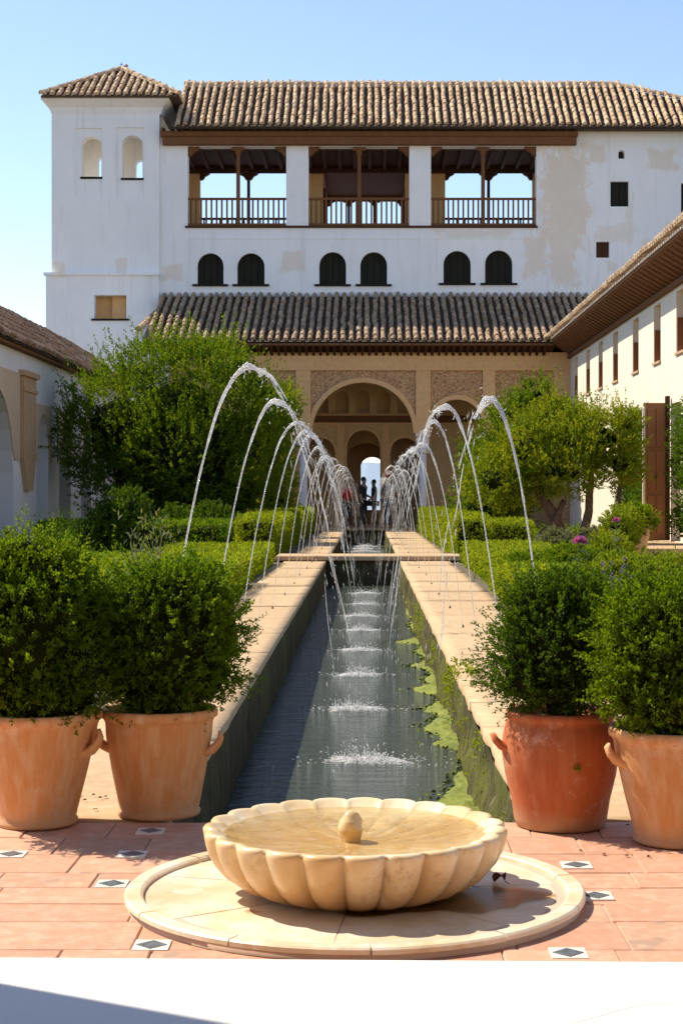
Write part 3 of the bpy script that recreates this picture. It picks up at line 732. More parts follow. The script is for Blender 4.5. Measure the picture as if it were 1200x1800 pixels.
# ================================================================== portico
por = tag(empty('portico', (0, 57, 0)), 'low ochre portico with carved stucco arches and mossy tiled roof at the pool end', 'building')
PY = 57.0; zs = 3.34
def archpts(c, r, sp, n=16): return [(c+r*math.cos(math.pi*k/n), sp+r*math.sin(math.pi*k/n)) for k in range(n+1)]
arcs = [(-.15, 1.75, 3.34), (3.10, .88, 3.62), (-3.40, .88, 3.62), (5.35, .92, 3.60), (-5.70, .92, 3.60)]
out = [(-7.7, 0), (-6.75, 0), (-6.75, zs)]
for (c, r, sp) in sorted(arcs):
    out.append((c-r, zs));
    if sp > zs: out.append((c-r, sp-.01))
    out += archpts(c, r, sp)[::-1][1:-1]
    if sp > zs: out.append((c+r, sp-.01))
    out.append((c+r, zs))
out += [(6.45, zs), (6.45, 0), (7.0, 0), (7.0, 6.12), (-7.7, 6.12)]
b = MB(); b.poly(out, [], XZ(PY), .5); part(b, 'wall', M['stucco'], por)
b = MB(); b.box(-7.7, 7.0, PY-.07, PY, 5.52, 6.12); b.box(-7.7, 7.0, PY-.10, PY-.071, 5.50, 5.58)
for xx, wv in ((-7.3, .7), (-4.55, .42), (-2.2, .5), (1.93, .5), (4.2, .42), (6.72, .55)): b.box(xx-wv/2, xx+wv/2, PY-.069, PY-.001, zs, 5.50)
part(b, 'pilaster_frame', M['tan'], por)
b = MB()
for (c, r, sp) in arcs:
    n = 24; vs = []
    for k in range(n+1):
        a = math.pi*k/n
        for rr, yy in ((r-.004, PY-.06), (r+.16, PY-.06), (r+.16, PY+.0), (r-.004, PY+.0)): vs.append((c+rr*math.cos(a), yy, sp+rr*math.sin(a)))
    b.add(vs, [(k*4+q, k*4+(q+1) % 4, k*4+4+(q+1) % 4, k*4+4+q) for k in range(n) for q in range(4)])
part(b, 'archivolt', M['tan'], por)
for xx in (-4.55, -2.2, 1.93, 4.2):
    b = MB(); y = PY+.25
    b.box(xx-.26, xx+.26, y-.27, y+.27, zs-.12, zs-.002); b.box(xx-.21, xx+.21, y-.21, y+.21, zs-.42, zs-.12)
    b.lathe([(.14, zs-.7), (.17, zs-.66), (.14, zs-.62), (.19, zs-.42)], 16, (xx, y, 0)); b.lathe([(.22, .04), (.22, .12), (.17, .2), (.15, .26), (.14, .3), (.125, zs-.7)], 16, (xx, y, 0))
    part(b, 'column', M['left_plaster'], por)
b = MB(); b.box(-7.7, 7.0, PY+.5, 60.7, 5.7, 5.8)
for k in range(30): b.box(-7.5+k*.5, -7.38+k*.5, PY+.5, 60.7, 5.56, 5.699)
part(b, 'gallery_ceiling', M['wood'], por)
GY = 60.7
gh = [arch(-.74, .48, .04, 3.58), arch(-2.25, -1.18, .04, 3.3), arch(.86, 1.9, .04, 3.3)]+[arch(PX(x, GY)-.24, PX(x, GY)+.24, 4.22, 5.02, 10) for x in (529, 565, 601, 637.5, 674, 710, 746)]
b = MB(); b.poly(rect(-7.7, 7.0, 0.04, 6.4), gh, XZ(GY), .35); part(b, 'gallery_wall', M['tan_dark'], por)
b = MB(); b.box(-7.6, 6.9, GY-.07, GY, 3.86, 4.12); part(b, 'gallery_beam', M['wood_red'], por)
b = MB(); b.box(-7.6, 6.9, GY-.09, GY, 3.80, 3.858); b.box(-7.6, 6.9, GY-.09, GY, 4.122, 4.17)
for xx in (-.98, .68): b.box(xx-.13, xx+.13, GY-.06, GY, .04, 3.80)
for (c, r, sp) in ((-.13, .61, 2.97), (-1.715, .535, 2.765), (1.38, .52, 2.78)):
    vs = []; n = 18
    for k in range(n+1):
        a = math.pi*k/n
        for rr, yy in ((r, GY-.04), (r+.09, GY-.04), (r+.09, GY), (r, GY)): vs.append((c+rr*math.cos(a), yy, sp+rr*math.sin(a)))
    b.add(vs, [(k*4+q, k*4+(q+1) % 4, k*4+4+(q+1) % 4, k*4+4+q) for k in range(n) for q in range(4)])
part(b, 'gallery_moulding', M['tan'], por)
b = MB(); b.box(-3, 3, GY+.36, GY+.37, 4.15, 5.1); part(b, 'window_backing', M['tan_dark'], por)
# hall behind, open at the back
b = MB(); b.box(-2.6, -2.4, GY+.38, 66, .04, 4.1); b.box(2.1, 2.3, GY+.38, 66, .04, 4.1); b.box(-2.6, 2.3, GY+.38, 66, 4.0, 4.1)
b.poly(rect(-2.6, 2.3, .04, 4.1), [arch(-.25, .66, .6, 2.72, horseshoe=.08)], XZ(66.002), .4)
b.poly(rect(-2.4, 2.1, .04, 4.0), [arch(-.95, .85, .04, 3.2)], XZ(63.2), .3)
part(b, 'hall_wall', M['tan_dark'], por)
b = MB(); b.box(-2.6, 2.3, 61, 66.4, -.2, .04); b.build('hall_floor', M['walk'], kind='structure')
# eave of the portico: boards and rafter ends that rise outwards
b = MB(); vs = [(-7.75, PY-.002, 6.12), (6.4, PY-.002, 6.12), (6.4, 56.35, 6.32), (-7.75, 56.35, 6.32), (-7.75, PY-.002, 6.2), (6.4, PY-.002, 6.2), (6.4, 56.35, 6.38), (-7.75, 56.35, 6.38)]
b.add(vs, [(0, 1, 2, 3), (7, 6, 5, 4), (3, 2, 6, 7), (0, 3, 7, 4), (1, 5, 6, 2)]); part(b, 'eave_soffit', M['wood'], por)
m_ = MB(); m_.add([(-.045, 0, -.12), (.045, 0, -.12), (.045, -.62, .13), (-.045, -.62, .13), (-.045, 0, .0), (.045, 0, .0), (.045, -.62, .198), (-.045, -.62, .198)],
    [(0, 1, 2, 3), (7, 6, 5, 4), (3, 2, 6, 7), (0, 3, 7, 4), (1, 5, 6, 2), (0, 4, 5, 1)])
o1 = None
for k in range(58):
    xx = -7.6+k*.24
    if o1 is None: o1 = part(m_, 'rafter', M['wood'], por); o1.location = Vector((xx, PY-.08, 6.12))-por.location
    else: link('rafter', o1.data, por, loc=Vector((xx, PY-.08, 6.12))-por.location)
b = MB(); b.box(-7.8, 6.35, 56.30, 56.345, 6.30, 6.41); part(b, 'eave_board', M['wood_red'], por)
LE, LZ = 56.3, 6.43; sl_ = Vector((0, 4.66, 2.1)); SL = sl_.length
b = MB(); b.add([(-7.60, LE, LZ), (8.3, LE, LZ), (8.3, 60.96, LZ+2.1), (-7.60, 60.96, LZ+2.1), (-7.60, LE, LZ-.05), (8.3, LE, LZ-.05), (8.3, 60.96, LZ+2.05), (-7.60, 60.96, LZ+2.05)],
    [(0, 1, 2, 3), (7, 6, 5, 4), (4, 5, 1, 0), (0, 3, 7, 4), (1, 5, 6, 2), (2, 6, 7, 3)])
rf = part(b, 'portico_roof', M['tile_bed'], por)
tiled(rf, (-7.50, LE-.07, LZ+.01), (1, 0, 0), sl_, 57, .278, lambda t: SL, M['tile_low'], .44, .176, startfn=lambda t: 0 if -7.50+t < 6.3 else (t-7.50-6.3)*2.3)
b = MB()
for i in range(52): b.box(-7.50+i*.278+.11, -7.50+i*.278+.168, LE-.04, LE+.06, LZ, LZ+.035)
part(b, 'eave_mortar', M['mortar'], rf)
# white gable parapet with its tile cap at the left end
b = MB(); b.add([(-7.9, 56.0, 4.2), (-7.62, 56.0, 4.2), (-7.62, 61.0, 4.2), (-7.9, 61.0, 4.2), (-7.9, 56.0, 6.75), (-7.62, 56.0, 6.75), (-7.62, 60.9, 7.9), (-7.9, 60.9, 7.9)],
    [(3, 2, 1, 0), (4, 5, 6, 7), (0, 1, 5, 4), (1, 2, 6, 5), (2, 3, 7, 6), (3, 0, 4, 7)])
b.box(-7.9, -6.75, 56.2, 56.28, 3.9, 6.2)
part(b, 'gable_wall', M['palace_plaster'], por)
ridge(rf, (-7.76, 55.9, 6.76), (-7.76, 60.9, 7.92), M['tile_up'])

# ================================================================== right wing
rw = tag(empty('right_wing', (7, 44, 0)), 'long cream wing with narrow slot windows and deep timber eaves on the right', 'building')
wy = [(54.9, .9), (51.9, .9), (49.1, .9), (46.1, .95), (42.6, .95), (39.4, .95), (36.4, 1), (33.6, 1), (31, 1)]
hl = [rect(y-.0, y+wv, 4.42, 5.80) for y, wv in wy]+[rect(36.9, 37.95, 0.14, 3.3)]
b = MB(); b.poly(rect(27, 60.7, 0, 6.02), hl, YZr(7.0), .6); part(b, 'wall', M['cream'], rw)
for y, wv in wy:
    b = MB(); b.box(7.22, 7.26, y-.02, y+wv+.02, 4.4, 5.82); wd_ = part(b, 'window', M['wood_red'], rw)
    b = MB(); b.box(7.18, 7.219, y+.03, y+wv/2-.01, 4.44, 5.2); part(b, 'shutter', M['door_wood'], wd_)
    b = MB(); b.box(7.18, 7.219, y+wv/2+.01, y+wv-.03, 4.44, 5.2); part(b, 'shutter', M['door_wood'], wd_)
    b = MB(); b.box(7.02, 7.218, y+wv-.05, y+wv-.002, 4.42, 5.22); part(b, 'window_jamb', M['wood_red'], wd_)
    b = MB(); b.box(6.96, 7.2, y-.04, y+wv+.04, 4.36, 4.418); part(b, 'window_sill', M['brick'], wd_)
b = MB(); b.box(7.3, 7.35, 36.8, 38.05, .1, 3.4); part(b, 'doorway_backing', M['dark'], rw)  # near-black sheet paints the unlit inside of the doorway
# soffit rising outwards, planks and rafters
b = MB(); b.add([(7.0, 27, 6.03), (7.0, 60.7, 6.03), (6.28, 60.7, 6.44), (6.28, 27, 6.44), (7.0, 27, 6.12), (7.0, 60.7, 6.12), (6.28, 60.7, 6.5), (6.28, 27, 6.5)],
    [(0, 1, 2, 3), (7, 6, 5, 4), (3, 2, 6, 7), (0, 3, 7, 4)]); sof = part(b, 'soffit', M['wood_red'], rw)
b = MB(); b.box(6.9, 7.06, 27, 60.7, 5.9, 6.02); part(b, 'cornice_beam', M['wood_red'], rw)
m_ = MB(); m_.add([(0, -.04, -.06), (0, .04, -.06), (-.66, .04, .33), (-.66, -.04, .33), (0, -.04, -.01), (0, .04, -.01), (-.66, .04, .36), (-.66, -.04, .36)],
    [(3, 2, 1, 0), (4, 5, 6, 7), (7, 6, 2, 3), (4, 7, 3, 0), (2, 6, 5, 1), (1, 5, 4, 0)])
o1 = None
for k in range(64):
    yy = 28+k*.5
    if yy > 56.2: break
    if o1 is None: o1 = part(m_, 'rafter', M['wood_red'], rw); o1.location = Vector((6.99, yy, 6.04))-rw.location
    else: link('rafter', o1.data, rw, loc=Vector((6.99, yy, 6.04))-rw.location)
b = MB(); b.add([(6.25, 27, 6.50), (6.25, 57.5, 6.50), (10.6, 57.5, 8.06), (10.6, 27, 8.06), (6.25, 27, 6.56), (6.25, 57.5, 6.56), (10.6, 57.5, 8.12), (10.6, 27, 8.12)],
    [(0, 1, 2, 3), (7, 6, 5, 4), (0, 4, 5, 1), (1, 5, 6, 2), (3, 7, 4, 0)])
rf = part(b, 'wing_roof', M['mortar'], rw)
tiled(rf, (6.17, 28.0, 6.575), (0, 1, 0), (4.35, 0, 1.56), 108, .27, lambda t: 1.0, M['tile_up'], .4, .2)

# ================================================================== left wing
lw = tag(empty('left_wing', (-8, 42, 0)), 'low white wing with pointed ochre arches under a red tile roof on the left', 'building')
LX = -8.0
ah = [arch(33.6, 37.4, -.03, 3.55, pointed=.25), arch(40.0, 41.45, -.03, 3.2, pointed=.6), arch(42.9, 44.6, -.03, 3.2, pointed=.6), arch(46.2, 47.9, -.03, 3.2, pointed=.6)]
b = MB()
for k, hpts in enumerate(ah): pass
b.poly([(27, -.03)]+[p for hpts in ah for p in ([hpts[0]]+hpts[2:][::-1][:-1]+[hpts[1]] if False else [hpts[0]]+list(reversed(hpts[2:]))+[hpts[1]])]+[(56, -.03), (56, 4.5), (27, 4.5)], [], YZl(LX), .5)
part(b, 'wall', M['left_plaster'], lw)
# ochre stucco zones, proud of the plaster, cut by the same arches
def zone(y0, y1, z0, z1, hp):
    lo = [p for p in hp[2:] if p[1] > z0+.02]
    o = [(y0, z0), (hp[0][0], z0)]+list(reversed(lo))+[(hp[1][0], z0), (y1, z0), (y1, z1), (y0, z1)]
    b = MB(); b.poly(o, [], YZl(LX+.03), .028); part(b, 'arch_panel', M['arch_tan'], lw)
zone(33.0, 37.95, 2.0, 4.0, ah[0]); zone(39.75, 41.75, 2.0, 3.42, ah[1]); zone(42.6, 44.95, 2.0, 3.4, ah[2]); zone(45.9, 48.2, 2.0, 3.4, ah[3])
b = MB(); b.box(LX, LX+.11, 38.0, 39.4, 2.05, 3.95)
b.add([(LX, 38.0, 2.049), (LX+.11, 38.0, 2.049), (LX+.11, 39.4, 2.049), (LX, 39.4, 2.049), (LX, 38.45, 1.3), (LX+.1, 38.45, 1.3), (LX+.1, 39.1, 1.3), (LX, 39.1, 1.3)],
      [(0, 1, 2, 3), (7, 6, 5, 4), (0, 4, 5, 1), (1, 5, 6, 2), (2, 6, 7, 3), (3, 7, 4, 0)])
b.box(LX, LX+.17, 37.9, 39.6, 3.951, 4.08); b.box(LX, LX+.14, 37.96, 39.5, 3.6, 3.68); part(b, 'stucco_pier', M['brick'], lw)
b = MB(); b.box(LX-3, LX-2.8, 27, 56, 0, 4.2); b.box(LX-2.8, LX-.5, 27, 56, 4.1, 4.2)
part(b, 'inner_wall', M['left_plaster'], lw)
b = MB(); b.box(LX-.4, LX+.18, 27, 56, 4.502, 4.57); part(b, 'eave_board', M['wood_red'], lw)
b = MB(); ex = -7.76; b.add([(ex, 27, 4.58), (ex, 56, 4.58), (-9.3, 56, 5.80), (-9.3, 27, 5.80), (-11.2, 56, 4.38), (-11.2, 27, 4.38)], [(0, 1, 2, 3), (3, 2, 4, 5), (0, 5, 4, 1), (0, 3, 5), (1, 4, 2)])
rf = part(b, 'wing_roof', M['tile_bed'], lw)
tiled(rf, (ex+.04, 31.0, 4.59), (0, 1, 0), (-1.54, 0, 1.22), 92, .25, lambda t: 1.96, M['tile_red'], .38, .19)
ridge(rf, (-9.3, 30, 5.83), (-9.3, 56, 5.83), M['tile_red'])

# open timber door leaf on the right
dr = tag(empty('door_leaf', (6.6, 38.0, .13)), 'tall brown timber door leaf standing open between climbing plants', 'door')
b = MB(); b.box(6.40, 6.86, 38.0, 38.06, .15, 3.32); part(b, 'leaf', M['door_wood'], dr)
for (za, zb) in ((.3, 1.2), (1.3, 2.2), (2.3, 3.2)):
    for (xa, xb) in ((6.45, 6.61), (6.65, 6.81)):
        b = MB(); b.box(xa, xb, 37.975, 37.999, za, zb, bev=.01); part(b, 'door_panel', M['door_wood'], dr)
b = MB(); b.box(6.865, 6.96, 37.97, 38.1, .15, 3.48, bev=.01); part(b, 'door_post', M['wood'], dr)
b = MB(); b.box(6.34, 6.395, 38.0, 38.06, .15, 3.2); part(b, 'edge_board', M['cream'], dr)
b = MB(); b.lathe([(.03, 0), (.045, .02), (.03, .04)], 8, (6.63, 37.96, 1.6)); part(b, 'handle', M['metal'], dr)

# ================================================================== fountain disc and scalloped basin
disc = tag(empty('fountain_disc', (DISC.x, DISC.y, 0)), 'round honey marble paving disc with raised rim beneath the scalloped basin', 'stone disc')
b = MB(); b.lathe([(DR-.012, -.05), (DR-.006, .026), (DR-.06, .02), (.0, .012)], 72, (DISC.x, DISC.y, 0)); part(b, 'disc_core', M['grout'], disc)
nseg = 11
for k in range(nseg):
    a0 = 2*math.pi*(k+.37)/nseg+.004; a1 = 2*math.pi*(k+1.37)/nseg-.004; m_ = 9; vs = []; dz = rnd.uniform(-.0015, .0015)
    prof = [(DR-.012, -.03), (DR-.010, .014), (DR+.001, .018), (DR, .030), (DR-.006, .035), (DR-.046, .035), (DR-.054, .030), (DR-.056, .012)]
    for q in range(m_+1):
        a = a0+(a1-a0)*q/m_
        for r, z in prof: vs.append((DISC.x+r*math.cos(a), DISC.y+r*math.sin(a), z+dz))
    n = len(prof); fs = [(q*n+j, q*n+j+1, q*n+n+j+1, q*n+n+j) for q in range(m_) for j in range(n-1)]+[tuple(range(n)), tuple(m_*n+j for j in range(n))[::-1]]
    b = MB(); b.add(vs, fs); part(b, 'rim_stone', M['marble'], disc)
nw = 7
for k in range(nw):
    a0 = 2*math.pi*(k+.15)/nw; a1 = 2*math.pi*(k+1.15)/nw; vs = []; m_ = 8; dz = rnd.uniform(-.001, .001)
    rs = (.05, .3, .618)
    for z in (.0, .022+dz):
        for q in range(m_+1):
            for r in rs:
                g_ = .0022/r; a = a0+g_+(a1-a0-2*g_)*q/m_; vs.append((DISC.x+r*math.cos(a), DISC.y+r*math.sin(a), z-(.002 if r > .5 and z > 0 else 0)))
    n = 3; o = (m_+1)*n; fs = []
    for q in range(m_):
        for j in range(2): fs.append((o+q*n+j, o+q*n+j+1, o+q*n+n+j+1, o+q*n+n+j))
        fs.append((q*n+2, q*n+n+2, o+q*n+n+2, o+q*n+2))
    for q in (0, m_):
        for j in range(2): fs.append((q*n+j, q*n+j+1, o+q*n+j+1, o+q*n+j))
    b = MB(); b.add(vs, fs); part(b, 'disc_slab', M['marble'], disc)
m_ = MB(); NS = 60; vs = [(.16, .06, .0248)]
for k in range(NS):
    a = 2*math.pi*k/NS; r = .25*(1+.25*math.sin(2*a+1)+.12*math.sin(5*a)+.06*math.sin(11*a)); vs.append((.20+r*1.15*math.cos(a), -.12+r*.8*math.sin(a), .0242))
def wetm():
    m = NT('thin_water_film'); m.t.nodes.remove(m.bs)
    g = m.n('ShaderNodeBsdfGlossy'); g.inputs['Roughness'].default_value = .05; t = m.n('ShaderNodeBsdfTransparent'); t.inputs[0].default_value = (.84, .77, .66, 1)
    x = m.n('ShaderNodeMixShader'); f = m.n('ShaderNodeFresnel'); f.inputs[0].default_value = 1.33
    bp = m.n('ShaderNodeBump'); bp.inputs['Strength'].default_value = .25; bp.inputs['Distance'].default_value = .006; m.l(m.noise(m.pos(), 34, 4, .6, stretch=(.7, 1.4, 1)), bp.inputs['Height']); m.l(bp.outputs[0], g.inputs['Normal']); m.l(bp.outputs[0], f.inputs['Normal'])
    m.l(f.outputs[0], x.inputs[0]); m.l(t.outputs[0], x.inputs[1]); m.l(g.outputs[0], x.inputs[2]); m.l(x.outputs[0], m.out.inputs[0]); return m.m
m_.add(vs, [(0, 1+k, 1+(k+1) % NS) for k in range(NS)]); o = m_.build('wet_patch', wetm(), disc)

bas = tag(empty('scalloped_basin', (DISC.x, DISC.y, .022)), 'scalloped honey onyx fountain basin brimming with water on its round base', 'fountain basin')
NL = 23
def scal(r, z, a, i):
    f = abs(math.sin(NL*a/2))**.52; k = PF[i][2]
    return r*(1+k*(f-.35)), z+PF[i][3]*(f-.5)
PF = [(.10, 0, 0, 0), (.245, .0, .05, 0), (.285, .008, .08, 0), (.335, .030, .105, 0), (.375, .060, .115, 0), (.405, .095, .115, 0), (.426, .130, .105, 0), (.438, .158, .09, 0), (.446, .177, .075, .003),
      (.447, .186, .07, .004), (.442, .193, .065, .004), (.432, .195, .055, .004), (.421, .191, .06, .003), (.408, .182, .06, .003), (.385, .168, .055, .007), (.34, .152, .045, .009), (.25, .140, .03, .007), (.12, .136, .01, .002), (.0001, .14, 0, 0)]
b = MB(); b.lathe([(p[0]*.968, p[1]) for p in PF], NL*14, (0, 0, 0), fn=scal)
o = b.build('bowl', M['bowl'], bas); o.location = (0, 0, .0)
b = MB(); b.lathe([(.2, -.02), (.2, .012)], 40); b.build('foot', M['bowl'], bas)
# gently rippled water sheet
nr, na = 26, 96; V = [(0, 0, .1745)]; Fq = []
for i in range(1, nr+1):
    r = .392*i/nr
    for k in range(na):
        a = 2*math.pi*k/na; V.append((r*math.cos(a), r*math.sin(a), .1745+.0012*math.sin(r*95)*math.exp(-r*6)+.0010*noise3(r*math.cos(a)*14, r*math.sin(a)*26)))
mbw = MB(); mbw.add(V, [(0, 1+k, 1+(k+1) % na) for k in range(na)]+[(1+i*na+k, 1+(i+1)*na+k, 1+(i+1)*na+(k+1) % na, 1+i*na+(k+1) % na) for i in range(nr-1) for k in range(na)], True)
mbw.build('basin_water', M['bowl_water'], bas)
def twist(r, z, a, i): return r*(1+.10*math.sin(3*a+z*95)), z
b = MB(); b.lathe([(.026, .13), (.034, .168), (.037, .180), (.034, .190), (.034, .198), (.030, .206), (.025, .213), (.023, .219), (.017, .226), (.009, .231), (.003, .233)], 28, (-.012, .03, 0), fn=twist)
b.build('spout_knob', M['bowl'], bas)
b = MB(); b.tube([(-.012, .03, .236), (-.012, .03, .252), (-.006, .028, .258), (.006, .025, .245)], [.003, .004, .004, .002], 6)

lf = tag(empty('fallen_leaf', (.415, 4.98, .026), .6), 'curled brown leaf lying on the round disc right of the basin', 'leaf')
b = MB(); vs = []
for i in range(7):
    t = i/6; wv = .022*math.sin(math.pi*min(1, t*.92+.05)); z = .012*math.sin(t*5)+.008
    vs += [(-wv, t*.055, z+.014), (0, t*.055, z), (wv, t*.055, z+.011)]
b.add(vs, [(i*3+j, i*3+j+1, i*3+j+4, i*3+j+3) for i in range(6) for j in range(2)], True); b.build('leaf_blade', M['brownleaf'], lf)
b = MB(); b.tube([(0, 0, .008), (.002, -.02, .004)], [.0015, .001], 5); b.build('leaf_stalk', M['brownleaf'], lf)
n = 0
for (px, py) in ((142, 1402), (150, 1408), (165, 1399), (177, 1404), (185, 1402), (168, 1424), (1102, 1452), (1020, 1497), (1060, 1503), (1100, 1506), (1140, 1508)):
    D = 3480/(py-870); b = MB(); s_ = rnd.uniform(.008, .015)
    vs = [(-s_, 0, .002), (0, -s_*.6, .006), (s_, 0, .003), (0, s_*.7, .009)]; b.add(vs, [(0, 1, 2, 3)])
    o = b.build('leaf_scrap', M['brownleaf'], None, loc=(PX(px, D), D, .001)); o.rotation_euler = (0, 0, rnd.uniform(0, 6))
    tag(o, 'tiny dry leaf scrap on the paving ' + ('between the two left pots' if px < 400 else 'by the right pots'), 'leaf', 'leaf scraps ' + ('by the left pots' if px < 400 else 'by the right pots'))

# ================================================================== vegetation
def leaves(C, Dv, size, wr=.5, jit=.8, up=0.0):
    """one rhombic leaf per row of C, pointing roughly along Dv"""
    n = len(C); s_ = size*NR.uniform(.65, 1.3, (n, 1))
    a = Dv+NR.normal(0, jit, (n, 3)); a[:, 2] += up; a /= np.linalg.norm(a, axis=1, keepdims=True)+1e-9
    b_ = np.cross(a, NR.normal(0, 1, (n, 3))); b_ /= np.linalg.norm(b_, axis=1, keepdims=True)+1e-9
    c_ = np.cross(a, b_)
    V = np.empty((n, 4, 3)); V[:, 0] = C; V[:, 1] = C+a*s_*.5+b_*s_*wr*.5+c_*s_*.06; V[:, 2] = C+a*s_; V[:, 3] = C+a*s_*.5-b_*s_*wr*.5+c_*s_*.06
    return V.reshape(-1, 3)
def sprigs(O, Dv, L, nl, size, spread=.35, wr=.5, jit=.7, up=.2):
    n = len(O); Dv = Dv/(np.linalg.norm(Dv, axis=1, keepdims=True)+1e-9)
    L_ = L*NR.uniform(.5, 1.25, (n, 1, 1)); t = NR.uniform(0, 1, (n, nl, 1))
    C = O[:, None, :]+Dv[:, None, :]*t*L_+NR.normal(0, 1, (n, nl, 3))*size*spread*(1.15-t)
    DD = np.repeat(Dv[:, None, :], nl, 1)
    return leaves(C.reshape(-1, 3), DD.reshape(-1, 3), size, wr, jit, up)
def blob_pts(blobs, n, r0=.7, r1=1.02, lump=.14, lf=2.2, floor=None, seed=0):
    from mathutils import noise
    bl = np.array(blobs, float); vol = (bl[:, 3]*bl[:, 4]*bl[:, 5])**(2/3); pick = NR.choice(len(bl), n, p=vol/vol.sum())
    u = NR.normal(0, 1, (n, 3)); u /= np.linalg.norm(u, axis=1, keepdims=True)
    r = NR.uniform(r0, r1, (n, 1))
    rad = bl[pick, 3:6]; mean = rad.mean(1)
    ln = np.array([noise.noise(Vector((q[0]*lf+k*7.1+seed, q[1]*lf, q[2]*lf)))+.5*noise.noise(Vector((q[0]*lf*2.3+k*3.3, q[1]*lf*2.3, q[2]*lf*2.3+seed))) for q, k in zip(u, pick)])[:, None]
    Pp = bl[pick, :3]+u*rad*r*(1+lump*2*ln)
    keep = np.ones(n, bool)
    for k in range(len(bl)):
        d = np.linalg.norm((Pp-bl[k, :3])/bl[k, 3:6], axis=1); keep &= ~((d < .62) & (pick != k))
    if floor is not None: keep &= Pp[:, 2] > floor
    nrm = u/rad; nrm /= np.linalg.norm(nrm, axis=1, keepdims=True)
    return Pp[keep], nrm[keep]
def foliage(name, V, mat, root, stuff=True):
    V = V-np.array(root.location if root is not None else (0, 0, 0)); n = len(V)//4
    o = link(name, npmesh(name, V, np.arange(n*4).reshape(n, 4), mat), root)
    if stuff: o['kind'] = 'stuff'
    return o
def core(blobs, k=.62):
    """lumpy near-black heart: shade inside the foliage painted as a solid core"""
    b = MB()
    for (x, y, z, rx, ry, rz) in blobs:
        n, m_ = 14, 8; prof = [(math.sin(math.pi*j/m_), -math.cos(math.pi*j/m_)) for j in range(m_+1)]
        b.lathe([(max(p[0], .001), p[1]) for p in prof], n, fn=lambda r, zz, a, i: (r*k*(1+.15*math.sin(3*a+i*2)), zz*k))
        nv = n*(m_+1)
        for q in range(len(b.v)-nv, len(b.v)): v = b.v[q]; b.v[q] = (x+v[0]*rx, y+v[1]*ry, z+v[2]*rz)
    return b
def tree(name, label, cat, base, trunks, blobs, nspr, nl, L, size, mat, group=None, shoots=0, r0=.72, lump=.16, kcore=.6, up=.5, corebl=None, fine=None):
    t = tag(empty(name, base), label, cat, group)
    for tr in trunks:
        pts, rr = tr; b = MB()
        q = []; R_ = []
        for i in range(len(pts)-1):
            for s_ in range(5):
                f = s_/5; p = Vector(pts[i]).lerp(Vector(pts[i+1]), f); w_ = rr[i]+(rr[i+1]-rr[i])*f
                q.append(p+Vector((noise3(p.z*3, i), noise3(p.z*3, i+9), 0))*w_*.5); R_.append(w_*(1+.15*noise3(p.z*6, 3)))
        q.append(Vector(pts[-1])); R_.append(rr[-1]); b.tube(q, R_, 9); part(b, 'trunk' if tr is trunks[0] else 'limb', M['bark'], t)
    O, N = blob_pts(blobs, nspr, r0, 1.03, lump)
    Dv = N+NR.normal(0, .35, N.shape); Dv[:, 2] += up
    V = sprigs(O, Dv, L, nl, size)
    if shoots:
        O, N = blob_pts(blobs, shoots*3, .95, 1.05, lump); k = N[:, 2] > .15; O, N = O[k][:shoots], N[k][:shoots]
        Dv = N*.5+NR.normal(0, .25, N.shape); Dv[:, 2] += .9; V = np.concatenate([V, sprigs(O, Dv, L*2.3, nl, size, .3)])
    foliage('foliage', V, mat, t)
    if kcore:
        part(core(corebl or blobs, kcore), 'shade_core', M['inner_shade'], t)
    return t
def pxb(x, y, D, rx, ry, dy=None):   # blob measured on the photo at distance D
    p = P(x, y, D); s_ = D/F; return (p.x, p.y, p.z, rx*s_, (dy if dy else (rx+ry)/2*s_), ry*s_)

# big dark tree on the left
TD = 41.5
tree('evergreen_tree', 'large dense dark green tree filling the left bed before the portico', 'tree', (-4.9, TD, 0),
     [([(-4.9, TD, 0), (-4.8, TD, 1.0), (-4.9, TD+.2, 2.4), (-5, TD, 3.6)], [.22, .17, .13, .07]), ([(-4.7, TD-.2, 0), (-4.2, TD-.3, 1.2), (-3.6, TD, 2.5)], [.15, .11, .06]), ([(-5.1, TD, 0), (-5.8, TD-.2, 1.3), (-6.3, TD, 2.6)], [.15, .1, .06])],
     [pxb(215, 735, TD, 95, 100), pxb(320, 700, TD+.4, 105, 100), pxb(400, 740, TD, 85, 105), pxb(330, 800, TD-.6, 130, 95), pxb(170, 780, TD+.3, 62, 75), pxb(240, 850, TD-.2, 90, 70), pxb(450, 790, TD-.2, 55, 105), pxb(365, 865, TD-.1, 105, 68), pxb(270, 655, TD+.3, 60, 45), pxb(365, 645, TD+.8, 70, 45)],
     8200, 27, .30, .058, M['leaf_tree'], shoots=700, kcore=.74, lump=.24, corebl=[pxb(215, 760, TD, 75, 80), pxb(330, 800, TD, 110, 85), pxb(400, 780, TD, 70, 80), pxb(320, 715, TD+.6, 80, 60), pxb(260, 850, TD, 80, 60), pxb(380, 865, TD, 95, 60)])
# behind: paler tall shrub next to the portico arch
TD2 = 47
tree('slender_tree', 'slim bright green tree between the big dark tree and the portico arch', 'tree', (-2.9, TD2, 0),
     [([(-2.9, TD2, 0), (-2.8, TD2, 1.5), (-2.6, TD2, 3.6)], [.1, .08, .04])],
     [pxb(480, 740, TD2, 36, 45), pxb(508, 705, TD2, 16, 22), pxb(465, 800, TD2, 40, 60), pxb(480, 870, TD2, 35, 50)], 1500, 26, .3, .058, M['leaf_yellow'], shoots=60)
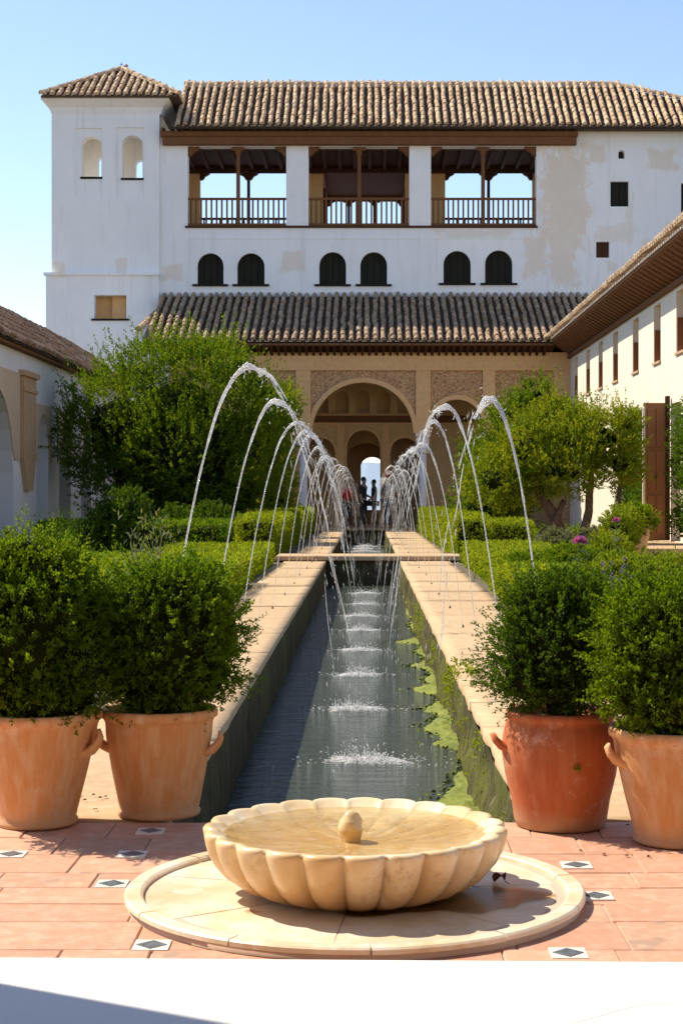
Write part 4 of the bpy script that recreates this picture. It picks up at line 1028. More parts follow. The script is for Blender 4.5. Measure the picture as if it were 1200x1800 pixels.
# right side trees
A = 36.5
tree('spreading_tree', 'spreading yellow green tree with forked brown trunks in the right bed', 'tree', P(985, 965, A)*1,
     [([P(1005, 965, A), P(985, 930, A), P(955, 880, A), P(930, 830, A), P(915, 790, A)], [.17, .14, .12, .08, .04]), ([P(1012, 965, A+.1), P(1030, 925, A), P(1035, 880, A), P(1040, 820, A)], [.14, .10, .09, .05]),
      ([P(945, 970, A-.3), P(948, 945, A-.3), P(975, 920, A-.2), P(990, 880, A)], [.12, .11, .09, .06]), ([P(1030, 955, A), P(1070, 925, A), P(1085, 890, A), P(1090, 850, A)], [.10, .08, .07, .04])],
     [pxb(925, 790, A, 52, 50), pxb(1000, 785, A+.2, 62, 45), pxb(1062, 770, A, 50, 42), pxb(985, 830, A-.3, 70, 36), pxb(868, 845, A-.1, 48, 42), pxb(1088, 815, A, 36, 36), pxb(965, 735, A+.5, 30, 28), pxb(1020, 742, A+.5, 28, 22), pxb(1100, 745, A, 22, 22), pxb(905, 865, A, 30, 26)],
     3500, 27, .24, .050, M['leaf_yellow'], shoots=260, kcore=.42, lump=.30)
A2 = 45
tree('evergreen_tree', 'mid green tree rising behind the spreading yellow green one', 'tree', (4.0, A2, 0),
     [([(4.0, A2, 0), (4.05, A2, 1.6), (4.1, A2, 3.2)], [.18, .14, .07])],
     [pxb(900, 745, A2, 45, 45), pxb(942, 705, A2, 24, 36), pxb(870, 830, A2, 60, 60), pxb(980, 730, A2, 30, 24), pxb(850, 900, A2, 55, 32), pxb(1000, 780, A2, 50, 60), pxb(900, 860, A2, 45, 60)],
     3200, 26, .28, .056, M['leaf_tree'], shoots=200, kcore=.55, lump=.26)
# climbing plants on the right wall
def climber(label, x0y, x1y, z0, z1, n, thick=.15, mat='leaf_dark', name='climbing_plant'):
    t = tag(empty(name, (6.9, (x0y+x1y)/2, 0)), label, 'climbing plant')
    O = np.stack([7.0-np.abs(NR.normal(0, thick, n)), NR.uniform(x0y, x1y, n), z0+(z1-z0)*NR.beta(1.1, 1.2, n)], 1)
    e = np.array([noise3(a*1.3, c*1.3) for a, c in zip(O[:, 1], O[:, 2])]); O = O[e > -.28]
    Dv = np.tile(np.array([[-.8, -.2, .3]]), (len(O), 1))+NR.normal(0, .5, (len(O), 3)); foliage('foliage', sprigs(O, Dv, .25, 16, .06), M[mat], t)
    b = MB(); 
    for k in range(4): y = x0y+(x1y-x0y)*(k+.5)/4; b.tube([(6.93, y, 0), (6.92, y+.2, z1*.4), (6.93, y-.1, z1*.85)], [.035, .025, .01], 6)
    part(b, 'stems', M['bark'], t, kind='stuff'); return t
climber('dark climbing plant on the cream wall left of the open door leaf', 39.6, 44.5, .1, 3.3, 1800)
climber('climbing plant on the cream wall at the right edge beyond the door', 32.5, 36.3, .3, 3.1, 1900)

# clipped hedges
def hedge(label, x0, x1, y0, y1, h, leaf=.035, dens=900, mat='leaf_hedge', group='clipped hedges'):
    t = tag(empty('clipped_hedge', ((x0+x1)/2, (y0+y1)/2, 0)), label, 'hedge', group)
    b = MB(); b.box(x0+.10, x1-.10, y0+.10, y1-.10, -.02, h-.09); part(b, 'shade_core', M['inner_shade'], t)  # near-black box stands in for shade inside the hedge
    A_ = (x1-x0)*(y1-y0); S = h*2*((x1-x0)+(y1-y0)); n1 = int(A_*dens*1.1); n2 = int(S*dens*2.0)
    O1 = np.stack([NR.uniform(x0, x1, n1), NR.uniform(y0, y1, n1), np.full(n1, h)-np.abs(NR.normal(0, .025, n1))], 1)
    O1[:, 2] += np.array([.03*noise3(a*1.6, c*1.2, h) for a, c in O1[:, :2]])
    N1 = np.tile([[0, 0, 1.]], (n1, 1))
    side = NR.choice(4, n2, p=np.array([y1-y0, y1-y0, x1-x0, x1-x0])/(2*(x1-x0+y1-y0))); z = NR.uniform(0, h, n2); u = NR.uniform(0, 1, n2); d = np.abs(NR.normal(0, .02, n2))
    X_ = np.where(side == 0, x0+d, np.where(side == 1, x1-d, x0+(x1-x0)*u)); Y_ = np.where(side == 2, y0+d, np.where(side == 3, y1-d, y0+(y1-y0)*u))
    N2 = np.array([[-1, 0, .2], [1, 0, .2], [0, -1, .2], [0, 1, .2]])[side]
    O = np.concatenate([O1, np.stack([X_, Y_, z], 1)]); N = np.concatenate([N1, N2])
    foliage('foliage', sprigs(O, N+NR.normal(0, .4, N.shape), leaf*1.3, 5, leaf, .6), M[mat], t); return t
hedge('broad lime green clipped hedge along the near left walkway', -3.9, -1.62, 13.2, 22.5, .36, .04, 330)
hedge('lower clipped hedge on the left ending at the cross slab', -3.3, -1.70, 23.3, 29.4, .30, .045, 260)
hedge('dark green hedge block on the left beyond the cross slab', -6.5, -2.9, 32.5, 35.5, .62, .05, 160, 'leaf_box')
hedge('narrow lime hedge beside the far left walkway', -2.5, -1.78, 32.0, 55, .74, .055, 150)
hedge('narrow lime hedge beside the far right walkway', 1.74, 2.4, 32.2, 55, .74, .055, 150)
hedge('long clipped hedge across the right bed in front of the trees', 2.5, 3.2, 32.3, 34.6, .66, .05, 220)
hedge('bright clipped hedge block beside the near right walkway', 1.62, 2.6, 16.5, 21.5, .34, .04, 330)
hedge('bright low hedge on the right just before the cross slab', 1.72, 3.0, 22.6, 29.2, .34, .045, 240)

def mound(name, label, cat, blobs, n, nl, L, size, mat, extra=None, group=None, up=.4, kc=.6):
    bl0 = blobs[0]; t = tag(empty(name, (bl0[0], bl0[1], 0)), label, cat, group)
    O, N = blob_pts(blobs, n, .75, 1.03, .13, floor=0.0); Dv = N+NR.normal(0, .35, N.shape); Dv[:, 2] += up
    foliage('foliage', sprigs(O, Dv, L, nl, size), M[mat], t)
    if kc: part(core(blobs, kc), 'shade_core', M['inner_shade'], t)
    return t
mound('round_shrub', 'dark round shrub in shade below the big left tree', 'shrub', [pxb(200, 930, 33, 42, 52), pxb(225, 900, 33.3, 35, 40)], 900, 18, .14, .05, 'leaf_dark')
mound('round_shrub', 'small dark bush beside the hedge under the big tree', 'shrub', [pxb(310, 935, 35, 45, 40), pxb(370, 925, 36, 40, 40)], 900, 18, .14, .05, 'leaf_dark')
mound('round_shrub', 'pale grey green rounded bush beneath the spreading tree', 'shrub', [pxb(978, 965, 31, 34, 30), pxb(1045, 960, 30, 32, 26)], 900, 18, .12, .045, 'leaf_grey')
mound('leafy_shrub', 'upright light green bush beside the terracotta planter on the right', 'shrub', [pxb(1085, 945, 29, 28, 45), pxb(1068, 975, 28, 35, 32), pxb(1105, 925, 29.5, 20, 30)], 1200, 18, .13, .04, 'leaf_yellow', up=.8)
mound('leafy_shrub', 'fresh green bush right of the near right hedge', 'shrub', [pxb(1000, 995, 20, 60, 28), pxb(930, 1000, 20.5, 50, 22)], 1300, 18, .09, .03, 'leaf_tree')
mound('leafy_shrub', 'green mixed bush behind the right hand pots', 'shrub', [pxb(1090, 1010, 16, 70, 30), pxb(1170, 1010, 17, 70, 26)], 1300, 18, .08, .026, 'leaf_yellow')
def spikes(label, cat, x, y, D, rx, n, h, mat, petal=None, name='flowering_plant'):
    c = P(x, y, D); t = tag(empty(name, (c.x, c.y, 0)), label, cat); s_ = D/F*rx; V = []; W = []
    for k in range(n):
        ox, oy = NR.normal(0, s_*.45), NR.normal(0, s_*.45); ln = NR.uniform(.6, 1.1)*h; tp = np.array([c.x+ox*1.5, c.y+oy*1.5, ln]); bs_ = np.array([c.x+ox*.5, c.y+oy*.5, 0])
        d = tp-bs_; m_ = 26; tt = NR.uniform(0, 1, (m_, 1)); C = bs_+d*tt+NR.normal(0, .008, (m_, 3)); V.append(leaves(C, np.tile(d/np.linalg.norm(d), (m_, 1)), .05, .25, .5))
        if petal: tt = NR.uniform(.85, 1.05, (14, 1)); W.append(leaves(bs_+d*tt, np.tile([[0, 0, 1.]], (14, 1)), .022, .6, 1.0))
    foliage('foliage', np.concatenate(V), M[mat], t)
    if petal: foliage('blossom', np.concatenate(W), M[petal], t)
spikes('tall grey green lavender stalks behind the second left pot', 'lavender', 262, 960, 12, 50, 70, 1.0, 'leaf_grey')
spikes('tall dark grassy clump in front of the left wall', 'grass clump', 110, 950, 26, 45, 110, .9, 'leaf_dark', name='grass_clump')
spikes('blue flowering lavender at the right edge above the pots', 'lavender', 1175, 1005, 17, 60, 60, .45, 'leaf_grey', 'petal_blue')
spikes('small blue flowers above the red pot shrub', 'flower', 1085, 1005, 15, 30, 25, .55, 'leaf_tree', 'petal_blue')
# purple globe flowers
for (x, y, D, s_, lb) in ((1018, 953, 18, 11, 'large purple globe flower head standing above the right bed'), (1082, 915, 27, 6, 'small mauve flower beside the light green bush on the right')):
    c = P(x, y, D); t = tag(empty('globe_flower', (c.x, c.y, 0)), lb, 'flower'); u = NR.normal(0, 1, (260, 3)); u /= np.linalg.norm(u, axis=1, keepdims=True); u[:, 2] = np.abs(u[:, 2])*.8
    b = MB(); b.tube([(c.x, c.y, 0), (c.x+.01, c.y, c.z*.5), tuple(c)], [.008, .007, .006], 6); part(b, 'stalk', M['leaf_box'], t)
    r = D/F*s_; foliage('blossom', leaves(np.array(c)+u*r*.35, u, r*.85, .35, .25), M['petal'], t)
    m_ = 60; foliage('foliage', leaves(np.array([c.x, c.y, 0])+NR.normal(0, .03, (m_, 3))+np.array([0, 0, 1.])*NR.uniform(0, c.z*.9, (m_, 1)), NR.normal(0, 1, (m_, 3)), .09, .3, .5, .4), M['leaf_grey'], t)
# low ground cover in the beds
for (x0, x1, y0, y1, n, mt) in ((-7.8, -1.7, 8.6, 29.6, 5200, 'leaf_dark'), (1.6, 6.9, 8.6, 29.6, 4800, 'leaf_tree'), (-7.8, -2.6, 32, 56, 2200, 'leaf_box'), (2.5, 6.9, 39, 56, 2000, 'leaf_box')):
    O = np.stack([NR.uniform(x0, x1, n), NR.uniform(y0, y1, n), np.zeros(n)-.02], 1)
    e = np.array([noise3(a*.9, c*.7, x0) for a, c in O[:, :2]]); O = O[e > -.12]; e = e[e > -.12]
    Dv = NR.normal(0, .45, O.shape); Dv[:, 2] = 1
    V = sprigs(O, Dv, .30, 14, .05, .9); foliage('ground_cover', V, M[mt], None)

# ================================================================== pots with clipped shrubs
def handle_mesh(b, c, a, z, s_, up):
    d = Vector((math.cos(a), math.sin(a), 0)); t_ = Vector((-d.y, d.x, 0))
    q = [(-.02, -.035), (.012, -.022), (.034, .0), (.046, .024), (.040, .040*up)]
    pts = [Vector(c)+d*(u*s_)+Vector((0, 0, z+v*s_)) for u, v in q]; rr = [.034, .029, .023, .017, .008]
    n = 10; vs = []; fs = []
    for i, p in enumerate(pts):
        tg = (pts[min(i+1, 4)]-pts[max(i-1, 0)]).normalized(); nn = tg.cross(t_)
        for k in range(n):
            an = 2*math.pi*k/n; vs.append(p+t_*math.cos(an)*rr[i]*s_*1.25+nn*math.sin(an)*rr[i]*s_*.6)
    for i in range(4):
        for k in range(n): fs.append((i*n+k, i*n+(k+1) % n, i*n+n+(k+1) % n, i*n+n+k))
    fs.append(tuple(4*n+k for k in range(n))); b.add(vs, fs, True)
def potted(label, X, Y, prof, mat, handles, blobs, n, leaf, mat2='leaf_box', seed=0, sprawl=None, hz=.29, cat='potted shrub'):
    t = tag(empty('potted_shrub', (X, Y, 0)), label, cat, 'large terracotta pots beside the basin')
    rt = prof[-1][0]; zt = prof[-1][1]
    pr = prof+[(rt-.006, zt+.004), (rt-.022, zt), (rt-.026, zt-.03), (rt-.04, zt-.05), (.001, zt-.055)]
    b = MB(); b.lathe(pr, 56, fn=lambda r, z, a, i: (r*(1+.006*math.sin(2*a+seed)+.003*math.sin(5*a+z*20)), z)); pt = b.build('pot', M[mat], t)
    def rad(z):
        for (r0, z0), (r1, z1) in zip(prof[:-1], prof[1:]):
            if z0 <= z <= z1 and z1 > z0: return r0+(r1-r0)*(z-z0)/(z1-z0)
        return prof[-1][0]
    for a, z, s_, up in handles:
        b = MB(); handle_mesh(b, (rad(z)*math.cos(a), rad(z)*math.sin(a), 0), a, z, s_, up); b.build('handle', M[mat], pt)
    b = MB(); b.lathe([(.001, zt-.03), (rt-.03, zt-.034)], 24); b.build('soil', M['soil'], t)
    b = MB()
    for k in range(7):
        a = k*2.4; b.tube([(0.03*math.cos(a), .03*math.sin(a), zt-.05), (.07*math.cos(a), .07*math.sin(a), zt+.12), (.14*math.cos(a), .14*math.sin(a), zt+.3)], [.010, .008, .004], 6)
    b.build('stems', M['bark'], t, kind='stuff')
    O, N = blob_pts(blobs, int(n*.85), .80, 1.04, .17, 5.5, seed=seed)
    Dv = N*.9+NR.normal(0, .38, N.shape); Dv[:, 2] += .45
    V = [sprigs(O, Dv, .050, 27, leaf, .58, .55, .75)]
    O, N = blob_pts(blobs, n//4, .35, .75, .1, 2.6); V.append(sprigs(O, N, .05, 16, leaf*1.3, .6))
    O, N = blob_pts(blobs, n//9, .98, 1.07, .17, 5.5, seed=seed); Dv = N*.7+NR.normal(0, .25, N.shape); Dv[:, 2] += .6; V.append(sprigs(O, Dv, .095, 26, leaf, .40))
    if sprawl is not None:
        for (px, py, rr, m_) in sprawl:
            c = np.array(P(px, py, Y-.02)); q = c+NR.normal(0, 1, (m_, 3))*np.array([rr, rr, rr])*Y/F; dv = q-np.array([X, Y, zt+.1]); dv[:, 2] *= .4; V.append(sprigs(q, dv+NR.normal(0, .1, dv.shape), .06, 14, leaf*.9, .45))
    foliage('foliage', np.concatenate(V), M[mat2], t)
    part(core(blobs, .80), 'shade_core', M['inner_shade'], t)
    return t
cone = lambda b0, r1, h: [(b0-.01, 0), (b0+.004, .004), (b0+.006, .018), (b0-.001, .024), (b0+.004, .05), (b0+(r1-b0)*.42, h*.45), (b0+(r1-b0)*.72, h*.75), (r1-.016, h-.05), (r1-.010, h-.036), (r1+.001, h-.028), (r1+.003, h-.012), (r1-.001, h)]
def pb(x, y, D, rx, ry): return pxb(x, y, D, rx, ry)
potted('second pot from the left, pale terracotta with dense dark clipped shrub', PX(280, 6.2), 6.2, cone(.148, .216, .400), 'pot', [(math.pi+.1, .285, 1, 1.2), (-.15, .27, 1, 1.2)],
       [pb(298, 1124, 6.2, 108, 126), pb(250, 1094, 6.15, 62, 85), pb(350, 1094, 6.25, 70, 100), pb(300, 1054, 6.2, 90, 60), pb(345, 1180, 6.2, 70, 60), pb(240, 1180, 6.15, 60, 58), pb(290, 1222, 6.15, 92, 34)], 2835, .0124, seed=1, sprawl=[(425, 1115, 7, 26), (405, 1200, 12, 30), (200, 985, 12, 20)])
potted('leftmost pale terracotta pot with broad dense green shrub, cut by the frame', PX(66, 6.03), 6.03, cone(.142, .236, .412), 'pot', [(-.3, .30, 1, 1.4), (math.pi-.2, .3, 1, 1.2)],
       [pb(60, 1114, 6.03, 130, 140), pb(-10, 1064, 6, 100, 100), pb(110, 1084, 6.05, 80, 105), pb(60, 1034, 6, 100, 75), pb(130, 1180, 5.98, 70, 70), pb(0, 1190, 5.95, 95, 66), pb(45, 984, 6.0, 70, 40), pb(70, 1236, 5.95, 105, 34)], 3510, .0124, seed=5)
belly = [(.150, 0), (.160, .004), (.168, .03), (.178, .10), (.200, .19), (.210, .26), (.208, .32), (.198, .37), (.190, .385), (.197, .395), (.198, .41), (.193, .418)]
p3 = potted('deep red bulging terracotta pot with loose sprawling shrub, right of the basin', PX(984, 6.0), 6.0, belly, 'pot_red', [(math.pi+.15, .315, .95, .3), (-.2, .3, .9, 1)],
       [pb(985, 1134, 6.0, 88, 110), pb(1030, 1094, 6.05, 60, 85), pb(950, 1074, 6.0, 60, 60), pb(930, 1150, 5.95, 55, 65), pb(990, 1064, 6.0, 65, 45), pb(1010, 1190, 5.95, 70, 50), pb(975, 1212, 5.92, 86, 34), pb(925, 1195, 5.9, 50, 40)], 2000, .0118, 'leaf_dark', seed=9,
       sprawl=[(880, 1110, 16, 60), (870, 1170, 17, 60), (885, 1205, 14, 50), (905, 1060, 16, 50), (850, 1190, 8, 22)])
b = MB(); V = leaves(np.array([[0, 0, 0]]*16)+NR.normal(0, .004, (16, 3)), np.tile([[0, -.3, .5]], (16, 1)), .014, .7, .9); V = V+np.array([.035, -.212, .235])
o = link('weed_sprig', npmesh('weed_sprig', V, np.arange(64).reshape(16, 4), M['leaf_hedge']), p3)
potted('rightmost pale terracotta pot with dense dark shrub, cut by the frame', PX(1190, 5.72), 5.72, cone(.150, .236, .395), 'pot', [(math.pi+.25, .31, 1, 1.0), (-.2, .3, 1, 1)],
       [pb(1180, 1150, 5.72, 125, 125), pb(1130, 1134, 5.7, 75, 100), pb(1120, 1210, 5.66, 68, 62), pb(1180, 1084, 5.72, 95, 62), pb(1230, 1200, 5.66, 80, 72), pb(1190, 1240, 5.6, 90, 50)], 3105, .0124, seed=13)
# distant planter in the right bed
c = P(1118, 985, 30.5); t = tag(empty('planter', (c.x, c.y, .02)), 'terracotta planter with leafy plant on the right path beside the step', 'planter')
b = MB(); b.lathe([(.14, 0), (.16, .02), (.2, .3), (.27, .55), (.29, .58), (.29, .64), (.26, .64), (.25, .58), (.001, .57)], 28); b.build('pot', M['brick'], t)
O, N = blob_pts([(c.x, c.y, .72, .32, .32, .24)], 500, .6, 1.05, .15); foliage('foliage', sprigs(O, N+np.array([0, 0, .4]), .12, 16, .045), M['leaf_tree'], t)

# algae along the right hand water line
def awid(y):
    v = 0
    for (c, s_, a) in ((8.6, .75, .24), (9.4, .35, .10), (10.85, .16, .16), (11.6, .5, .19), (12.6, .35, .15), (13.9, .35, .20), (14.6, .3, .09), (15.8, .35, .16), (17.2, .4, .08), (18.4, .25, .28), (20.5, .8, .05), (23, 1, .04)): v = max(v, a*math.exp(-((y-c)/s_)**2))
    return v+.018+.03*noise3(y*4.2, 8)+.02*noise3(y*13, 2)
ys = np.arange(6.15, 27, .04); V = []; nk = 9
for y in ys:
    wd_ = max(.012, awid(y))
    for k in range(nk): t_ = k/(nk-1); V.append((.605-wd_*t_+.016*noise3(y*17, k), y+.01*noise3(y*23, k+4), WZ+.003+.020*(1-t_)**.6*(1+1.6*noise3(y*11, t_*4))+.010*noise3(y*31, t_*9)*(1-t_)+(.0 if k < nk-1 else -.006)))
o = link('algae_mat', npmesh('algae_mat', V, [(i*nk+k, (i+1)*nk+k, (i+1)*nk+k+1, i*nk+k+1) for i in range(len(ys)-1) for k in range(nk-1)], M['algae'], True))
tag(o, 'lime green algae floating in scallops along the right pool wall', 'algae')
m_ = 900; yy = NR.uniform(7, 22, m_); xw = np.array([awid(y) for y in yy]); xx = .60-xw*NR.uniform(.75, 1.5, m_)
foliage('algae_flecks', leaves(np.stack([xx, yy, np.full(m_, WZ+.006)], 1), NR.normal(0, 1, (m_, 3))*np.array([1, 1, .02]), .03, .7, .05), M['algae'], None)
# hanging weeds on the right pool edge
wd_ = []
for y in np.arange(6.4, 20, .16):
    if noise3(y*1.7, 33) > .10:
        m_ = 5; q = np.stack([.585+NR.normal(0, .02, m_), y+NR.normal(0, .05, m_), NR.uniform(-.30, -.03, m_)], 1); wd_.append(sprigs(q, np.tile([[-.5, 0, .1]], (m_, 1)), .05, 10, .018, .8))
foliage('wall_weeds', np.concatenate(wd_), M['leaf_hedge'], None)
O, N = blob_pts([(.63, 10.9, .03, .07, .12, .07), (.60, 11.3, -.08, .05, .1, .09)], 90, .5, 1.1, .2); t = tag(empty('weed_tuft', (.63, 10.9, 0)), 'small leafy weed growing out of the right pool edge', 'weed'); foliage('foliage', sprigs(O, N+np.array([-.3, 0, .5]), .05, 12, .018), M['leaf_hedge'], t)

# ================================================================== water jets and splashes
OCT = np.array([(1, 0, 0), (0, 1, 0), (-1, 0, 0), (0, -1, 0), (0, 0, 1), (0, 0, -1)], float)
OF = [(0, 1, 4), (1, 2, 4), (2, 3, 4), (3, 0, 4), (1, 0, 5), (2, 1, 5), (3, 2, 5), (0, 3, 5)]
def drop(b, p, d, r, l):
    d = Vector(d).normalized(); u = d.orthogonal().normalized(); v = d.cross(u)
    b.add([Vector(p)+u*(o_[0]*r)+v*(o_[1]*r)+d*(o_[2]*l) for o_ in OCT], OF, True)
def make_jet(x0, y0, px, peak, label, group, near):
    t = tag(empty('fountain_jet', (x0, y0, 0)), label, 'water jet', group)
    b = MB(); b.lathe([(.010, -.01), (.011, .006), (.006, .016), (.005, .024)], 10); b.build('nozzle', M['metal'], t)
    b = MB(); tp = 1.0; dx = px-x0; dy = rnd.uniform(-.08, .08)
    def at(s_, off=(0, 0)): return Vector((dx*s_, dy*s_*s_, peak*(2*s_-s_*s_)))   # s=1 at the top
    send = 1+math.sqrt((peak-WZ)/peak)
    n = 26 if near else 14
    def pth(sa, sb, n, wob, o=(0, 0, 0), r0=.006, r1=.01, var=.25):
        pts = []; rr = []; ph = rnd.uniform(0, 50)
        for i in range(n+1):
            f = i/n; s_ = sa+(sb-sa)*f; w_ = wob*(.2+.8*f)
            pts.append(at(s_)+Vector((w_*noise3(s_*5+ph, 1)+o[0]*f, w_*noise3(s_*5+ph, 2)+o[1]*f, w_*.7*noise3(s_*6+ph, 3)+o[2]*f)))
            rr.append(max(.0012, (r0+(r1-r0)*f)*(1+var*1.8*noise3(s_*16+ph, 7))))
        b.tube(pts, rr, 6 if near else 5)
    sc = 1.0 if near else 1.15
    pth(0, .45, n, .004, r0=.0036*sc, r1=.0052*sc, var=.10); pth(.449, .82, n, .014, r0=.0050*sc, r1=.0098*sc, var=.28)
    if near: pth(.55, .97, n, .02, (0, 0, .01), r0=.003, r1=.008, var=.3)
    # crest: braided, broken strands
    for k in range(4 if near else 2): pth(.78+rnd.uniform(-.04, .04), 1.12+rnd.uniform(-.05, .14), n, .035*sc, (0, 0, rnd.uniform(-.03, .01)), .0085*sc, .008*sc, .35)
    for k in range(26 if near else 6):
        s_ = rnd.uniform(.8, 1.35); p = at(s_)+Vector((rnd.gauss(0, .022), rnd.gauss(0, .03), rnd.gauss(0, .028)-.02)); drop(b, p, (rnd.uniform(-1, 1), rnd.uniform(-.4, .4), rnd.uniform(-1, 1)), rnd.uniform(.002, .005), rnd.uniform(.004, .014))
    # fall: several ragged strands that break into drops
    for k in range(3 if near else 2):
        s_ = 1.08+rnd.uniform(0, .12); o_x = rnd.gauss(0, .05); o_y = rnd.gauss(0, .06)
        while s_ < send-(.30 if near else .02):
            l = rnd.uniform(.05, .22); e = min(send, s_+l); m_ = 4; pts = []; rr = []
            for i in range(m_+1):
                f = s_+(e-s_)*i/m_; p = at(f); g_ = (f-1)/(send-1); pts.append(p+Vector((o_x*g_+.02*noise3(f*7, k, y0), o_y*g_+.02*noise3(f*7, k+5, y0), 0))); rr.append(rnd.uniform(.0016, .0045)*sc*(1.25-g_*.8)*(.35 if i in (0, m_) else 1))
            b.tube(pts, rr, 5); s_ = e+rnd.uniform(.02, .2)*(.3+1.6*(s_-1))
    for k in range(50 if near else 16):
        s_ = rnd.uniform(1.1, send); p = at(s_); g_ = (s_-1); p += Vector((rnd.gauss(0, .05*g_+.01), rnd.gauss(0, .06*g_+.01), 0)); drop(b, p, (dx*.3, 0, -1), rnd.uniform(.0018, .004)*sc, rnd.uniform(.006, .028))
    b.build('water_stream', M['jet'], t, kind='stuff'); return t
ordw = ['nearest', 'second', 'third', 'fourth', 'fifth', 'sixth', 'seventh', 'eighth', 'ninth', 'tenth', 'eleventh', 'twelfth', 'thirteenth', 'fourteenth', 'fifteenth', 'sixteenth', 'seventeenth', 'eighteenth', 'nineteenth', 'twentieth', 'twenty first']
k = 0
while True:
    D = 7.8+2.4*k
    if D > 55.5: break
    if not 29.9 < D < 31.2:
        lab = f'{ordw[k]} arching water jet rising from the %s walkway' if k else 'nearest and tallest-looking arching water jet on the %s walkway'
        make_jet(-1.0+rnd.uniform(-.02, .02), D+rnd.uniform(-.1, .1), -.60+rnd.uniform(-.05, .07), (1.76 if k == 0 else 1.78)+rnd.uniform(-.08, .08), lab % 'left', 'arching water jets', k < 7)
        make_jet(.87+rnd.uniform(-.02, .02), D+.05+rnd.uniform(-.1, .1), (.57 if k == 0 else .50)+rnd.uniform(-.04, .06), 1.68+rnd.uniform(-.12, .10), lab % 'right', 'arching water jets', k < 7)
    k += 1
def make_splash(x, y, s_, label):
    t = tag(empty('water_splash', (x, y, WZ)), label, 'splash', 'splashes down the middle of the pool')
    b = MB(); na, nr_ = 48, 6; vs = []; ph = rnd.uniform(0, 90)
    for i in range(nr_):
        for k in range(na):
            a = 2*math.pi*k/na; rg = .25+1.5*abs(noise3(math.cos(a)*2.1+ph, math.sin(a)*2.1))+1.3*abs(noise3(math.cos(a)*6, math.sin(a)*6+ph))
            r = s_*.115*(i+.1)/nr_*(.6+rg*(i/nr_)*1.3); vs.append((r*1.7*math.cos(a), r*math.sin(a), (.022+.012*noise3(a*2, ph))*s_*(1-(i/nr_))**.8*(1+1.2*noise3(a*4, i, ph))+.003-(.012 if i == nr_-1 else 0)))
    b.add(vs, [(i*na+k, i*na+(k+1) % na, (i+1)*na+(k+1) % na, (i+1)*na+k) for i in range(nr_-1) for k in range(na)]+[tuple(range(na))], True)
    b.build('foam', M['foam_patch'], t)
    b = MB(); hs = [(rnd.uniform(-.16, .16)*s_, rnd.uniform(-.05, .05)*s_, rnd.uniform(.4, 1)) for _ in range(5)]+[(0, 0, 1)]
    for k in range(int(620*s_)):
        if rnd.random() < .55:
            a = rnd.uniform(0, 2*math.pi); r = abs(rnd.gauss(0, .15))*s_; z = abs(rnd.gauss(0, .010))*s_; p = (r*1.7*math.cos(a), r*.9*math.sin(a), z); d = (math.cos(a)*1.4, math.sin(a), rnd.uniform(0, .4))
        else:
            h_ = rnd.choice(hs); z = abs(rnd.gauss(0, .055))*h_[2]*s_; q = rnd.gauss(0, .022+z*.5); p = (h_[0]+q, h_[1]+rnd.gauss(0, .02), z); d = (q*8, rnd.uniform(-.3, .3), 1)
        drop(b, p, d, rnd.uniform(.0018, .0055), rnd.uniform(.003, .016))
    for k in range(6):
        a = rnd.uniform(0, 2*math.pi); l = rnd.uniform(.04, .11)*s_; d = Vector((math.cos(a)*rnd.uniform(.5, 1.4), math.sin(a)*.6, 1)).normalized(); p0 = Vector((rnd.uniform(-.12, .12)*s_, math.sin(a)*.04*s_, .004))
        b.tube([p0, p0+d*l*.5, p0+d*l*.85+Vector((d.x, d.y, 0))*l*.12, p0+d*l+Vector((d.x, d.y, -.3))*l*.25], [.004*s_, .003*s_, .002, .001], 5)
    b.build('droplets', M['foam'], t, kind='stuff'); return t
sp = [(650, 1338, 1.25), (628, 1247, 1.1), (629, 1187, 1.05), (628, 1143, 1), (634, 1108, 1), (632, 1083, 1), (640, 1062, 1), (645, 1043, 1.1), (645, 1019.5, 1.2)]
k = 0
for (x, y, s_) in sp:
    D = (CAMZ-WZ)*F/(y-870); make_splash(PX(x, D), D, s_*.80, ('nearest and widest white splash on the water just beyond the basin' if k == 0 else f'{ordw[k]} white splash from the basin in the middle of the pool')); k += 1
for q, D in enumerate(np.arange(33.5, 55, 2.4)):
    make_splash(-.05+rnd.uniform(-.1, .1), D, 1.3, f'{ordw[q] if q else "first"} white splash on the far pool beyond the cross slab')

# ================================================================== people in the portico
def skinmesh(name, pts, edges, rads, mat, root, sub=2):
    me = bpy.data.meshes.new(name+'_cage'); me.from_pydata(pts, edges, []); o = bpy.data.objects.new(name+'_cage', me); COL.objects.link(o)
    md = o.modifiers.new('s', 'SKIN'); sk = me.skin_vertices[0].data
    for i, r in enumerate(rads): sk[i].radius = (r, r) if not hasattr(r, '__len__') else r
    sk[0].use_root = True; md.use_smooth_shade = True
    s2 = o.modifiers.new('d', 'SUBSURF'); s2.levels = sub; s2.render_levels = sub
    dg = bpy.context.evaluated_depsgraph_get(); m2 = bpy.data.meshes.new_from_object(o.evaluated_get(dg)); m2.name = name
    bpy.data.objects.remove(o); m2.materials.clear(); m2.materials.append(mat); return link(name, m2, root)
def flat(name, c, rough=.8):
    m = NT(name); p = m.objc(); n = m.noise(p, 14, 3); m.col(m.mix(n, c, tuple(x*.7 for x in c))); m.rough(rough); return m.m
SK = flat('skin', (.42, .24, .16), .5)
